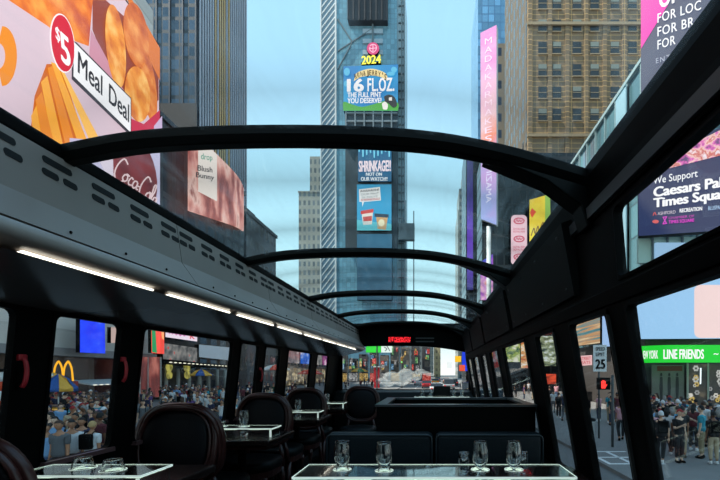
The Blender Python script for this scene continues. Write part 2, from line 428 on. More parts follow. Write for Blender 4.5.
# roof arches
ARY = [-1.45, 0.05, 1.55, 3.05, 4.60, 6.00, 7.38]
AP = cut([(-1.44, CZ+.825), (-1.1, CZ+.885), (-.6, CZ+.905), (-.1, CZ+.89), (.25, CZ+.835), (.6, CZ+.735)], 6)
for i, y in enumerate(ARY):
    mb = MB(); n = len(AP)
    lo = []; hi = []
    for (x, z) in AP:
        lo.append((x, z-.028)); hi.append((x, z+.035))
    sec = [(-.035, 0), (-.022, -.028), (.022, -.028), (.035, 0), (.035, .034), (-.035, .034)]
    vs = []; fs = []
    for (x, z) in AP:
        vs += [(x, y+dy, z+dz) for dy, dz in sec]
    for a in range(n-1):
        for b in range(6): fs.append((a*6+b, a*6+(b+1) % 6, (a+1)*6+(b+1) % 6, (a+1)*6+b))
    fs += [tuple(range(6)), tuple((n-1)*6+b for b in range(6))]
    mb.add(vs, fs)
    # gusset bracket that grows out of the arch at the right-hand wall
    mb.prism([(.20, y-.02, CZ+.835), (.60, y-.02, CZ+.74), (.62, y-.02, CZ+.56), (.595, y-.02, CZ+.56), (.57, y-.02, CZ+.64), (.44, y-.02, CZ+.735)], (0, .10, 0))
    struct('trim_%d' % k2, mb, ARCHM, bevel=.004); k2 += 1
# roof glass between arches
for i in range(len(ARY)-1):
    mb = MB(True); y0 = ARY[i]+.02; y1 = ARY[i+1]-.02; n = len(AP)
    vs = [(x, y, z+dz) for dz in (.018, .026) for y in (y0, y1) for (x, z) in AP]; fs = []
    for a in range(n-1):
        fs.append((a, a+1, n+a+1, n+a)); fs.append((2*n+a, 2*n+a+1, 3*n+a+1, 3*n+a))
        fs.append((a, a+1, 2*n+a+1, 2*n+a)); fs.append((n+a, n+a+1, 3*n+a+1, 3*n+a))
    fs += [(0, n, 3*n, 2*n), (n-1, 2*n-1, 4*n-1, 3*n-1)]
    mb.add(vs, fs); struct('window_%d' % k, mb, ROOFG if i < 2 else ROOFG2); k += 1
# solid ceiling over the front end and the left gutter
mb = MB(); n = len(AP)
vs = [(x, y, z+dz) for dz in (-.01, .03) for y in (ARY[-1]+.03, YF) for (x, z) in AP]; fs = []
for a in range(n-1):
    fs += [(a, a+1, n+a+1, n+a), (2*n+a, 2*n+a+1, 3*n+a+1, 3*n+a), (a, a+1, 2*n+a+1, 2*n+a), (n+a, n+a+1, 3*n+a+1, 3*n+a)]
fs += [(0, n, 3*n, 2*n), (n-1, 2*n-1, 4*n-1, 3*n-1)]
mb.add(vs, fs); struct('ceiling', mb, BLK)
# roof rails
def rail(prof, y0, y1, mat, bev=0.):
    global k2
    mb = MB(); mb.hexa([(x, y0, CZ+z) for x, z in prof], [(x, y1, CZ+z) for x, z in prof]); struct('trim_%d' % k2, mb, mat, bevel=bev); k2 += 1
rail([(-1.455, .80), (-1.405, .812), (-1.405, .865), (-1.50, .88), (-1.80, .86), (-1.80, .80)], YB, YF-.01, BLK, .006)
rail([(.585, .735), (.598, .66), (.606, .575), (.66, .575), (.66, .79), (.59, .79)], YB, YF-.01, BLK, .004)
rail([(.588, .625), (.594, .585), (.610, .585), (.606, .625)], YB, 7.2, GREYBAR)
rail([(.622, .295), (.634, .24), (.650, .24), (.645, .295)], YB, 7.2, BLK, .004)
# cove panels of the right wall, bay by bay, with screws
for i in range(2, 6):
    y0 = ARY[i]+.10 if i > 2 else 1.72; y1 = ARY[i+1]-.03
    mb = MB(); mb.prism([(.555, y0, CZ+.64), (.612, y0, CZ+.33), (.64, y0, CZ+.33), (.61, y0, CZ+.66)], (0, y1-y0, 0)); o = struct('trim_%d' % k2, mb, pbr('cove_panel', (.008, .008, .008, 1), .55, spec=.1) if i == 2 else MATS['cove_panel']); k2 += 1
    for q in range(4):
        yy = y0+.08+q*(y1-y0-.16)/3
        for cx_, cz_ in ((.604, .37), (.5605, .60)):
            mb = MB(True); mb.ellip((cx_, yy, CZ+cz_), (.005, .007, .007), 8, 4); build('screw', mb, GREYBAR, o)

# left overhead duct with vents and light strips
d = thing('overhead_duct', 'long grey metal overhead duct with vent slots above the left windows', 'air duct', (-1.4, YB, CZ+.3))
PT = (-1.405, .81); PM = (-1.375, .60); PBt = (-1.285, .475)
seams = [-1.4, -.2, 1.0, 2.2, 3.4, 4.6, 5.8, 7.0, 7.58]
for a, b in zip(seams[:-1], seams[1:]):
    mb = MB(); g = .003
    mb.hexa([(x, a+g, CZ+z) for x, z in (PT, PM, PBt, (PBt[0]-.02, PBt[1]), (PM[0]-.02, PM[1]), (PT[0]-.02, PT[1]))], [(x, b-g, CZ+z) for x, z in (PT, PM, PBt, (PBt[0]-.02, PBt[1]), (PM[0]-.02, PM[1]), (PT[0]-.02, PT[1]))])
    p = build('panel', mb, DUCT, d)
    def pp(t): return (PT[0]+(PM[0]-PT[0])*t, CZ+PT[1]+(PM[1]-PT[1])*t)
    for q in range(6):
        yc = a+.075+q*.21
        if yc+.06 > b: continue
        m2 = MB()
        for (t0, t1, ya, yb) in ((.13, .26, -.060, .058), (.36, .49, -.068, -.004), (.36, .49, .014, .074)):
            (xa, za), (xb, zb) = pp(t0), pp(t1); e = .004
            pts = []
            h = (t1-t0)
            for kk in range(12):
                an = 2*PI*kk/12; rr = .0105
                cy = (yc+yb-rr if math.cos(an) > 0 else yc+ya+rr)+rr*math.cos(an); tt = (t0+t1)/2+h/2*math.sin(an)
                x_, z_ = pp(tt); pts.append((x_+.0025, cy, z_))
            m2.prism(pts, (-.004, 0, 0))
        build('vent', m2, SLOT, p)
    for q in range(4):
        yy = a+.18+q*.26; m3 = MB(True); m3.ellip((PBt[0]-.018+.003, yy, CZ+PBt[1]+.028), (.004, .006, .006), 8, 4); build('screw', m3, BLKM, p)
mb = MB(True); prof = []
for kk in range(9):
    an = PI*.5-kk*PI/8; prof.append((PBt[0]-.012+.028*math.cos(an), CZ+PBt[1]-.034+.030*math.sin(an)))
prof += [(PBt[0]-.10, CZ+PBt[1]-.085), (PBt[0]-.12, CZ+PBt[1]-.0)]
mb.hexa([(x, -1.4, z) for x, z in prof], [(x, 7.58, z) for x, z in prof]); mo = build('moulding', mb, DUCTL, d)
mb = MB(); sof = [(-1.40, .40), (-1.33, .385), (-1.50, .345), (-1.795, .285), (-1.795, .32), (-1.5, .42)]
mb.hexa([(x, -1.4, CZ+z) for x, z in sof], [(x, 7.58, CZ+z) for x, z in sof]); build('soffit', mb, SOFF, d)
mb = MB(); en = [(-1.79, .30), (-1.34, .39), (-1.27, .44), PBt, PM, PT, (-1.79, .80)]
mb.hexa([(x, 7.585, CZ+z) for x, z in en], [(x, 7.61, CZ+z) for x, z in en]); build('end_panel', mb, DUCT, d)
LED = emi(255, 250, 232, 2.2)
y = -.88
while y < 6.9:
    mb = MB(); mb.hexa([(-1.350, y, CZ+.392), (-1.332, y, CZ+.396), (-1.332, y+.615, CZ+.396), (-1.350, y+.615, CZ+.392)], [(-1.354, y, CZ+.384), (-1.336, y, CZ+.388), (-1.336, y+.615, CZ+.388), (-1.354, y+.615, CZ+.384)])
    o = build('light_strip', mb, LED, d); o['label'] = 'glowing white light strip'; y += .727

# red LED sign and slots on the front header
t_ = thing('destination_sign', 'small red lit dot-matrix sign on the black header over the windscreen', 'led sign', (-.6, 7.6, CZ+.55))
mb = MB(); mb.box(-.84, -.38, 7.57, 7.645, CZ+.53, CZ+.70); build('housing', mb, BLKM, t_, .01)
mb = MB()
random.seed(3)
for c in range(34):
    for r in range(7):
        if random.random() < .62: mb.box(-.82+c*.0123, -.82+c*.0123+.009, 7.562, 7.569, CZ+.565+r*.014, CZ+.565+r*.014+.010)
o = build('lit_dots', mb, emi(255, 40, 50, 1.6), t_)
t_ = thing('header_vent', 'two dark slots of the vent beside the red sign over the windscreen', 'vent', (-.15, 7.6, CZ+.55))
mb = MB(); mb.box(-.33, .06, 7.62, 7.645, CZ+.53, CZ+.70); build('backing', mb, BLKM, t_)
for zz in (.57, .635):
    mb = MB(); mb.box(-.31, .04, 7.61, 7.622, CZ+zz, CZ+zz+.02); build('slot', mb, GREYBAR, t_)

# red emergency hammers on the left pillars
def hammer(y, z, label):
    x = xl(z)
    t_ = thing('emergency_hammer', label, 'emergency hammer', (x+.01, y, z-.1), 'red emergency hammers')
    mb = MB(True); mb.tube(cut([(x+.012, y, z+.065), (x+.025, y+.003, z+.045), (x+.03, y+.003, z), (x+.025, y, z-.045), (x+.012, y, z-.065)], 4), .009, 8); build('handle', mb, REDP, t_)
    mb = MB(); mb.box(x+.002, x+.02, y-.02, y+.02, z+.05, z+.078); build('head', mb, REDP, t_, .006)
    mb = MB(); mb.box(x-.001, x+.006, y-.012, y+.012, z-.08, z+.08); build('bracket', mb, BLKM, t_)
hammer(1.75, CZ-.0, 'red emergency hammer on the leftmost window pillar')
hammer(2.32, CZ+.01, 'red emergency hammer on the pillar beside the window with the golden arches')
hammer(4.19, CZ-.03, 'small red emergency hammer on the third pillar along the left wall')

# ------------------------------------------------------------ chairs
def sup(a, b, n=2.7, N=40):
    out = []
    for i in range(N):
        t = 2*PI*i/N; c, s = math.cos(t), math.sin(t)
        out.append((a*math.copysign(abs(c)**(2/n), c), b*math.copysign(abs(s)**(2/n), s)))
    return out
def make_chair():
    t = thing('oval_back_chair', '', 'chair')
    zc, lean = .78, .13
    def P(x, z, dy=0): return (x, (z-.5)*lean+dy, z)
    mb = MB(True); mb.tube([P(x, zc+z) for x, z in sup(.248, .245)], .020, 8, closed=True)
    mb.tube([P(x, zc+z, -.016) for x, z in sup(.224, .221)], .009, 6, closed=True); 
    mb.tube([P(x, zc+z, .03) for x, z in sup(.240, .238)], .014, 6, closed=True); build('back_frame', mb, WOOD, t)
    for sgn, nm in ((-1, 'back_cushion'), (1, 'rear_upholstery')):
        mb = MB(True); rings = [(1, 0), (.9, .016), (.7, .028), (.4, .036), (.12, .039)]
        N = 40; vs = []; fs = []
        for sc, dy in rings: vs += [P(x*sc, zc+z*sc, sgn*dy+(.012 if sgn > 0 else -.006)) for x, z in sup(.217, .214)]
        for a in range(len(rings)-1):
            for b in range(N): fs.append((a*N+b, a*N+(b+1) % N, (a+1)*N+(b+1) % N, (a+1)*N+b))
        fs.append(tuple((len(rings)-1)*N+b for b in range(N))); fs.append(tuple(range(N)))
        mb.add(vs, fs); build(nm, mb, PAD, t)
    # seat
    mb = MB(True); N = 36; vs = []; fs = []
    prof = [(.97, .40), (1.0, .42), (1.0, .455), (.95, .475), (.8, .487), (.4, .492)]
    for sc, z in prof: vs += [(x*sc, -.24+y_*sc, z) for x, y_ in sup(.25, .24, 3.2, N)]
    for a in range(len(prof)-1):
        for b in range(N): fs.append((a*N+b, a*N+(b+1) % N, (a+1)*N+(b+1) % N, (a+1)*N+b))
    fs += [tuple(range(N)), tuple((len(prof)-1)*N+b for b in range(N))]
    mb.add(vs, fs); build('seat', mb, LEATH, t)
    mb = MB(); mb.hexa([(x, -.24+y_, .345) for x, y_ in sup(.24, .23, 3.2, 24)], [(x, -.24+y_, .402) for x, y_ in sup(.245, .235, 3.2, 24)]); build('seat_rail', mb, WOOD, t)
    for sx in (-1, 1):
        mb = MB(True); mb.tube([(sx*.2, -.42, .35), (sx*.2, -.42, .30), (sx*.2, -.42, .27), (sx*.2, -.42, .0)], [.026, .028, .018, .011], 10); build('leg', mb, WOOD, t)
        mb = MB(True); mb.tube([(sx*.2, -.04, .36), (sx*.205, -.01, .2), (sx*.21, .05, .0)], [.024, .019, .013], 10); build('leg', mb, WOOD, t)
        mb = MB(True); mb.tube([(sx*.2, -.02, .36), (sx*.19, -.002, .48), (sx*.165, .01, .575)], [.022, .018, .016], 10); build('back_post', mb, WOOD, t)
    return t
ch = make_chair(); KIDS[ch.name] = list(ch.children)
CH = [(-1.60, 1.40, PI, 'dark oval-back chair cut off at the lower left corner, its back towards us'),
      (-1.625, 2.50, 0, 'dark oval-back chair with mahogany frame just behind the nearest left table'),
      (-1.60, 2.62, PI, 'dark oval-back chair standing back to back behind the nearest full chair'),
      (-1.60, 3.76, 0, 'dark oval-back chair facing us behind the second table along the left windows'),
      (-1.60, 3.88, PI, 'dark oval-back chair back to back with the one behind the second left table'),
      (-1.60, 5.02, 0, 'dark oval-back chair facing us behind the third table along the left windows'),
      (-1.60, 5.14, PI, 'dark oval-back chair back to back with the one behind the third left table'),
      (-1.02, 5.75, 0, 'black oval-back chair in the aisle below the windscreen, right of the small left tables')]
for i, (x, y, a, lb) in enumerate(CH):
    if i == 0: ch.location = (x, y, 0); ch.rotation_euler = (0, 0, a); ch['label'] = lb; ch['group'] = 'oval-back dining chairs'
    else: dup(ch, (x, y, 0), a, lb, 'oval-back dining chairs')

# ------------------------------------------------------------ tables, racks, glasses
def table(name, label, x0, x1, y0, y1, group):
    t = thing(name, label, 'table', ((x0+x1)/2, (y0+y1)/2, 0), group)
    mb = MB(); mb.box(x0, x1, y0, y1, .70, .74); build('tabletop', mb, TABLEW, t, .008)
    cx, cy = (x0+x1)/2, (y0+y1)/2
    mb = MB(); mb.box(x0+.04, x1-.04, y0+.05, y1-.05, .665, .70); build('apron', mb, WOOD, t)
    mb = MB(True); mb.lathe([(.045, .02), (.04, .05), (.032, .12), (.03, .6), (.05, .665)], (cx, cy, 0), 16); build('pedestal', mb, BLK, t)
    mb = MB(); mb.box(cx-.2, cx+.2, cy-.16, cy+.16, 0, .022); build('base', mb, BLK, t, .01)
    return t
def plate_with_holes(x0, x1, y0, y1, z, th, holes):
    cu = bpy.data.curves.new('p', 'CURVE'); cu.dimensions = '2D'; cu.fill_mode = 'BOTH'; cu.extrude = th/2
    def sp(pts):
        s = cu.splines.new('POLY'); s.points.add(len(pts)-1); s.use_cyclic_u = True
        for p, q in zip(s.points, pts): p.co = (q[0], q[1], 0, 1)
    sp([(x0, y0), (x1, y0), (x1, y1), (x0, y1)])
    for (hx, hy, r) in holes: sp([(hx+r*math.cos(2*PI*i/24), hy+r*math.sin(2*PI*i/24)) for i in range(24)])
    o = bpy.data.objects.new('p', cu); COL.objects.link(o); dg = bpy.context.evaluated_depsgraph_get(); dg.update()
    me = bpy.data.meshes.new_from_object(o.evaluated_get(dg)); bpy.data.objects.remove(o); bpy.data.curves.remove(cu)
    bm = bmesh.new(); bm.from_mesh(me); bmesh.ops.remove_doubles(bm, verts=bm.verts, dist=1e-5); bmesh.ops.recalc_face_normals(bm, faces=bm.faces); bm.to_mesh(me); bm.free()
    me.transform(Matrix.Translation((0, 0, z))); me.materials.clear(); return me
def rack(label, x0, x1, y0, y1, holes, group='clear acrylic glass racks'):
    t = thing('glass_rack', label, 'glass rack', ((x0+x1)/2, (y0+y1)/2, .741), group)
    me = plate_with_holes(x0, x1, y0, y1, .805, .012, holes); link('top_plate', me, ACRYL, t)
    for x in (x0+.006, x1-.018):
        mb = MB(); mb.box(x, x+.012, y0+.004, y1-.004, .742, .798); build('leg', mb, ACRYL, t)
    e = .003
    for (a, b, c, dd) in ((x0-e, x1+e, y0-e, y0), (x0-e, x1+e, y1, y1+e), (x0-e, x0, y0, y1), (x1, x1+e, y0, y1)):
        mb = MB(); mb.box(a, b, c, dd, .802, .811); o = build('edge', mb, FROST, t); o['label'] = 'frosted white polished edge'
    if x1-x0 > 1:
        for xm in (x0+.43*(x1-x0), x0+.66*(x1-x0)):
            mb = MB(); mb.box(xm, xm+.006, y0+.01, y1-.01, .742, .798); build('divider', mb, ACRYL, t)
            mb = MB(); mb.box(xm-.001, xm+.007, y0+.004, y0+.009, .742, .798); build('divider_edge', mb, FROST, t)
    for x in (x0+.004, x1-.020):
        mb = MB(); mb.box(x, x+.015, y0-.0005, y0+.003, .742, .797); build('leg_edge', mb, FROST, t)
    for (hx, hy, r) in holes:
        mb = MB(True); n = 24
        vs = [(hx+rr*math.cos(2*PI*i/n), hy+rr*math.sin(2*PI*i/n), zz) for (rr, zz) in ((r-.0, .8115), (r+.0025, .8115), (r+.0025, .8125), (r-.0, .8125)) for i in range(n)]
        fs = [(a*n+i, a*n+(i+1) % n, ((a+1) % 4)*n+(i+1) % n, ((a+1) % 4)*n+i) for a in range(4) for i in range(n)]
        mb.add(vs, fs); build('hole_rim', mb, FROST, t)
    return t
def glass(name, label, prof, loc, group, wall=.0024):
    """prof: outer (r,z) from foot to rim"""
    inner = [(max(.0015, r-wall), z) for r, z in prof]
    # bowl starts where the solid foot ends
    t = thing(name, label, 'glass', loc, group)
    mb = MB(True); full = [(.001, 0)]+prof+[(max(.001, r-wall*2), z) for r, z in reversed(prof) if z > GLB]+[(.001, GLB+.002)]
    m = MB(True); vs = []; fs = []; n = 24
    for r, z in full:
        for i in range(n): vs.append((loc[0]+r*math.cos(2*PI*i/n), loc[1]+r*math.sin(2*PI*i/n), loc[2]+z))
    for a in range(len(full)-1):
        for i in range(n): fs.append((a*n+i, a*n+(i+1) % n, (a+1)*n+(i+1) % n, (a+1)*n+i))
    m.add(vs, fs); o = build('bowl', m, GLASS, t); return t
GLB = .02
GLOBE = cut([(.024, .0), (.034, .012), (.043, .04), (.045, .06), (.041, .09), (.033, .118)], 4)
TALL = cut([(.026, .0), (.030, .012), (.034, .045), (.026, .08), (.024, .09), (.034, .12), (.037, .145), (.030, .195)], 4)
TULIP = cut([(.034, .0), (.030, .004), (.006, .010), (.0045, .03), (.0055, .066), (.018, .080), (.033, .108), (.037, .135), (.033, .165), (.027, .195)], 4)
SMALL = cut([(.020, .0), (.024, .01), (.026, .05), (.026, .11)], 4)
def gl(kind, label, x, y):
    global GLB
    pr = {'globe': GLOBE, 'tall': TALL, 'tulip': TULIP, 'small': SMALL}[kind]; GLB = .068 if kind == 'tulip' else .012
    nm = {'globe': 'stemless_glass', 'tall': 'tall_tumbler', 'tulip': 'wine_glass', 'small': 'small_tumbler'}[kind]
    glass(nm, label, pr, (x, y, .7415), 'glasses standing in the acrylic racks')
LT = [1.90, 3.17, 4.44, 5.66]
names = ['nearest', 'second', 'third', 'fourth']
for i, yc in enumerate(LT):
    table('dining_table', 'narrow dark wooden table by the left windows, %s from the camera' % names[i], -1.83, -1.18 if i else -1.17, yc-.27, yc+.27, 'two-seat tables by the left windows')
    if i == 0:
        gs = [('globe', 'round stemless glass on the nearest left table, the left one of the pair', -1.56, 1.79), ('globe', 'round stemless glass on the nearest left table, the right one of the pair', -1.395, 1.75)]
        rack('clear acrylic glass rack with white edges on the nearest left table', -1.76, -1.21, 1.66, 1.86, [(g[2], g[3], .048) for g in gs])
    else:
        gs = [('tall', 'tall clear tumbler on the %s left table, nearer the aisle' % names[i], -1.48, yc-.02), ('small', 'small clear tumbler on the %s left table, nearer the window' % names[i], -1.66, yc)]
        rack('clear acrylic glass rack with white edges on the %s left table' % names[i], -1.78, -1.22, yc-.12, yc+.06, [(g[2], g[3], .038) for g in gs])
    for g in gs: gl(*g)
# near right table
table('dining_table', 'wide dark table in front of the black bench at the bottom of the photo', -.66, .74, 1.50, 2.12, 'four-seat tables')
RG = [('tall', 'tall clear tumbler standing leftmost in the wide rack', -.395, 1.76, .038), ('tall', 'tall waisted clear tumbler second from the left in the wide rack', -.208, 1.74, .038),
      ('tulip', 'stemmed wine glass in the wide rack, left one of the right-hand pair', .212, 1.76, .039), ('tulip', 'stemmed wine glass in the wide rack nearest the right wall', .360, 1.76, .039)]
rack('wide clear acrylic glass rack with white edges on the near table by the bench', -.57, .59, 1.635, 1.86, [(g[2], g[3], g[4]) for g in RG])
for g in RG: gl(*g[:4])
glass('small_tumbler', 'small clear tumbler behind the left wine glass on the near table', SMALL, (.155, 1.94, .7415), 'glasses standing in the acrylic racks')
glass('small_tumbler', 'small clear tumbler by the right wall on the near table', SMALL, (.44, 1.95, .7415), 'glasses standing in the acrylic racks')
def napkin(x, y, label):
    t = thing('folded_napkin', label, 'napkin', (x, y, .741), 'black napkins')
    mb = MB(True); mb.tube(cut([(x-.06, y-.02, .752), (x, y, .757), (x+.06, y-.01, .752)], 5), [.010]*10+[.012], 8, sx=1.); build('roll', mb, NAPK, t)
    mb = MB(True); mb.tube([(x-.012, y, .757), (x+.008, y, .757)], .0145, 10); o = build('band', mb, STEEL, t)
napkin(-.02, 1.98, 'rolled black napkin on the near table between the tumblers and wine glasses')
napkin(.18, 1.565, 'rolled black napkin at the front edge of the near table')
# black bench behind it
b = thing('bench_seat', 'blue-black leather bench of two sections behind the near right table', 'bench', (0, 2.4, 0))
def soft(name, x0, x1, y0, y1, z0, z1, r, mat, par):
    mb = MB(); mb.box(x0, x1, y0, y1, z0, z1); o = build(name, mb, mat, par)
    bv = o.modifiers.new('Bevel', 'BEVEL'); bv.width = r; bv.segments = 4
    for p in o.data.polygons: p.use_smooth = True
    return o
for x0, x1 in ((-.665, .005), (.02, .70)):
    soft('backrest', x0, x1, 2.50, 2.62, .50, .855, .035, BENCHL, b)
    soft('seat', x0, x1, 2.14, 2.56, .36, .49, .03, BENCHL, b)
    mb = MB(True); zz = .848; q = [(x0+.006, 2.503, .52), (x0+.006, 2.503, zz-.03), (x0+.012, 2.503, zz-.012), (x0+.03, 2.503, zz-.003), (x1-.03, 2.503, zz-.003), (x1-.012, 2.503, zz-.012), (x1-.006, 2.503, zz-.03), (x1-.006, 2.503, .52)]
    mb.tube(q, .006, 6); build('piping', mb, PIPE, b)
mb = MB(); mb.box(-.64, .68, 2.2, 2.6, 0.0, .36); build('base', mb, BLKM, b)
# stair enclosure
e = thing('stair_enclosure', 'black waist-high open-topped box behind the bench', 'partition', (.2, 3.1, 0))
def bx(name, *a, m=BLK, bev=.004):
    mb = MB(); mb.box(*a); return build(name, mb, m, e, bev)
bx('front_panel', -.375, .70, 2.70, 2.76, 0.0, 1.005); bx('back_panel', -.375, .70, 3.40, 3.46, 0.0, 1.005)
bx('side_panel', -.375, -.32, 2.765, 3.395, 0.0, 1.005); bx('side_panel', .645, .70, 2.765, 3.395, 0.0, 1.005)
RIM = pbr('dull_rim', (.05, .055, .058, 1), .3)
mb = MB(); mb.box(-.385, .71, 2.69, 2.77, 1.006, 1.020); mb.box(-.385, .71, 3.39, 3.47, 1.006, 1.020); mb.box(-.385, -.31, 2.77, 3.39, 1.006, 1.020); mb.box(.635, .71, 2.77, 3.39, 1.006, 1.020)
build('rim', mb, RIM, e)
bx('cover', -.32, .645, 2.765, 3.395, .93, .95, m=BLKM)
# front table, bench and its glasses
table('dining_table', 'far table in front of the windscreen, right of the aisle', -.36, .68, 6.75, 7.2, 'four-seat tables')
FG = [(-.17, 7.0), (-.02, 7.02), (.38, 7.0), (.52, 7.02)]
rack('clear acrylic glass rack on the far table under the windscreen', -.30, .64, 6.88, 7.1, [(x, y, .04) for x, y in FG])
for i, (x, y) in enumerate(FG): gl('tall', 'clear tumbler on the far table under the windscreen, %s of four from the left' % ['first', 'second', 'third', 'fourth'][i], x, y)
b2 = thing('bench_seat', 'low black bench back seen in front of the windscreen between the far tumblers', 'bench', (.15, 6.5, 0))
soft('backrest', .03, .33, 7.215, 7.24, .5, .985, .01, LEATH, b2); soft('seat', -.3, .64, 6.25, 6.6, .36, .48, .03, LEATH, b2)
soft('backrest', -.3, .64, 6.16, 6.24, .48, .80, .03, LEATH, b2)
mb = MB(); mb.box(-.28, .62, 6.2, 6.58, 0, .36); build('base', mb, BLKM, b2)

# ============================================================ THE STREET
def bld(name, label, x0, x1, y0, y1, z1, mat, z0=G, group=None, cat='building', cap=True):
    t = thing(name, label, cat, ((x0+x1)/2, (y0+y1)/2, z0), group)
    mb = MB(); mb.box(x0, x1, y0, y1, z0, z1); build('wall', mb, mat, t)
    if cap:
        w = .25; mb = MB(); mb.box(x0-w, x1+w, y0-w, y1+w, z1, z1+.6); build('cornice', mb, mat, t)
        mb = MB(); cx, cy = (x0+x1)/2, (y0+y1)/2; a = (x1-x0)*.2; c = (y1-y0)*.2; mb.box(cx-a, cx+a, cy-c, cy+c, z1+.6, z1+3.2); build('roof_plant', mb, MATS['roof_grey'], t)
    return t
pbr('roof_grey', (.12, .12, .13, 1), .8)
mb = MB(); mb.box(-120, 120, -30, 420, G-.6, G-.12); struct('ground', mb, ASPH)
mb = MB(); mb.box(-28, -6.2, -25, 145, G-.12, G); struct('sidewalk_left', mb, WALK)
mb = MB(); mb.box(5.6, 60, -25, 400, G-.12, G); struct('sidewalk_right', mb, WALK)
# painted lines of the road and crossing
mb = MB()
for i in range(14): mb.box(-3.2, -3.05, 12+i*8, 15+i*8, G-.12, G-.113); mb.box(2.6, 2.75, 12+i*8, 15+i*8, G-.12, G-.113)
for i in range(12): mb.box(-6+i*1, -5.5+i*1, 26, 29.5, G-.12, G-.113)
struct('road_marking', mb, WHITEP)
mb = MB()
for (a, b_, c, d_) in ((5.75, 7.6, 13.0, 13.12), (5.75, 7.4, 14.0, 14.12), (5.8, 7.3, 15.0, 15.12), (5.75, 5.87, 13.12, 15.0), (6.5, 6.62, 13.12, 15), (7.35, 7.47, 13.12, 15.0)):
    mb.box(a, b_, c, d_, G+.001, G+.006)
struct('pavement_marking', mb, WHITEP)

# --- left: billboard building running past the bus
WD = Vector((-.08, 1, 0)).normalized()
WO = Vector((-28.0, 41.0, 0))
def wallL(Y, off=0.): return Vector((-28.0-.08*(Y-41.0)-off, Y, 0))
GF = facade('pale_panel_facade', rgb(196, 188, 180), rgb(214, 206, 198), 4.2, 3.6, .97, .95, .2, .6, .4)
DARKST = facade('dark_shopfront', rgb(96, 84, 78), rgb(58, 52, 50), 3.0, 4.5, .8, .8, .7, .5, .2)
t_ = thing('billboard_building', 'long pale panelled building on the left carrying the food billboards', 'building', (-34, 10, G))
def lslab(name, y0, y1, z0, z1, off0, off1, mat, root):
    a = wallL(y0, off0); b_ = wallL(y1, off0); c = wallL(y1, off1); d_ = wallL(y0, off1)
    mb = MB(); mb.hexa([(p.x, p.y, z0) for p in (a, b_, c, d_)], [(p.x, p.y, z1) for p in (a, b_, c, d_)]); return build(name, mb, mat, root)
lslab('upper_wall', -40, 41, CZ+1.8, CZ+37, .6, 16, GF, t_)
lslab('shopfront', -40, 41, G, CZ+1.2, 1.5, 16, DARKST, t_)
lslab('fascia', -40, 41, CZ+1.2, CZ+1.8, .2, 16, pbr('fascia_grey', (.25, .24, .24, 1), .5), t_)
lslab('sun_shade_block', -40, 19, CZ+37, CZ+78, 2.5, 16, GF, t_)  # unseen upper mass, added to keep the sun off the bus
bb = thing('food_billboard', 'giant left billboard showing fries, chicken nuggets and a dollar meal offer', 'billboard', tuple(wallL(34)+Vector((0, 0, CZ+14))))
S = Sign(wallL(41), (WD.x, WD.y), bb)
S.step = .03
def hz(Y, z): p = wallL(Y); return (VX+p.x*F/Y, VY-(z-CZ)*F/Y)
def band(nm, y0, y1, z0, z1, mat, l=1, d=None, S_=None): 
    return (S_ or S).poly(nm, [hz(y0, z0), hz(y1, z0), hz(y1, z1), hz(y0, z1)], mat, l, d)
band('housing', 20.5, 41.2, CZ+13.6, CZ+33.6, BLKM, 0, .5)
LIL = emi(222, 196, 208, .9); ORN = screen('crispy_chicken', [(.3, (196, 66, 10)), (.5, (236, 120, 24)), (.68, (255, 176, 70))], .55, .95, detail=6)
NUG = screen('golden_nugget', [(.3, (205, 96, 18)), (.5, (240, 148, 44)), (.7, (255, 196, 110))], .7, .95, detail=6)
NUG2 = screen('orange_nugget', [(.3, (190, 80, 14)), (.5, (226, 118, 30)), (.7, (250, 165, 80))], .7, .9, detail=6)
band('picture', 20.7, 41.0, CZ+13.8, CZ+33.4, LIL, 1)
S.poly('picture', [(-20, -30), (128, -30), (128, 0), (92, 0), (88, 46), (60, 36), (47, 26), (-10, -12)], ORN, 2)
S.poly('picture', [(92, 0), (96, -10), (105, 0), (158, 47), (158, 100), (140, 118), (120, 105), (100, 50), (92, 30)], emi(150, 62, 40, .9), 2)
S.poly('picture', [(90, 30), (100, 48), (127, 98), (127, 100), (95, 70), (88, 60)], emi(216, 150, 170, .85), 3)
S.poly('picture', [(127, 0), (129, -4), (159, 48), (159, 80), (150, 62), (138, 30)], emi(228, 120, 30, .9), 3)
S.ell('picture', (135, 35), 12, 33, NUG2, 4, rot=-.15)
S.ell('picture', (114, 46), 9.5, 42, NUG, 5, rot=-.10)
S.ell('picture', (148, 88), 7, 34, NUG2, 4, rot=-.12)
S.ell('picture', (136, 94), 12.5, 28, NUG, 5, rot=-.10)
S.poly('picture', [(128, 118), (142, 124), (158, 110), (158, 140), (130, 140)], emi(205, 40, 75, .9), 6)
S.poly('picture', [(152, 126), (160, 116), (160, 150), (152, 150)], emi(205, 180, 215, .9), 7)
FRY = [emi(250, 170, 50, .95), emi(238, 138, 26, .95), emi(255, 190, 84, .95)]
fries = [[(50, 62), (56, 64), (88, 146), (78, 146)], [(46, 68), (51, 66), (74, 146), (64, 146)], [(57, 66), (63, 74), (96, 136), (90, 146)], [(40, 82), (46, 76), (62, 146), (52, 146)], [(34, 100), (40, 92), (52, 142), (40, 136)], [(62, 78), (68, 84), (80, 112), (74, 108)], [(30, 116), (36, 104), (42, 138), (32, 132)]]
S.poly('picture', [(46, 64), (60, 64), (84, 140), (60, 146), (30, 130), (34, 96)], emi(214, 104, 14, .9), 2)
for i, f_ in enumerate(fries): S.poly('picture', f_, FRY[i % 3], 3+i % 3)
yl = emi(240, 140, 8, .95)
arc = []
for i in range(17): a = -PI/2+PI*i/16; arc.append((1+14.5*math.cos(a), 56+30*math.sin(a)))
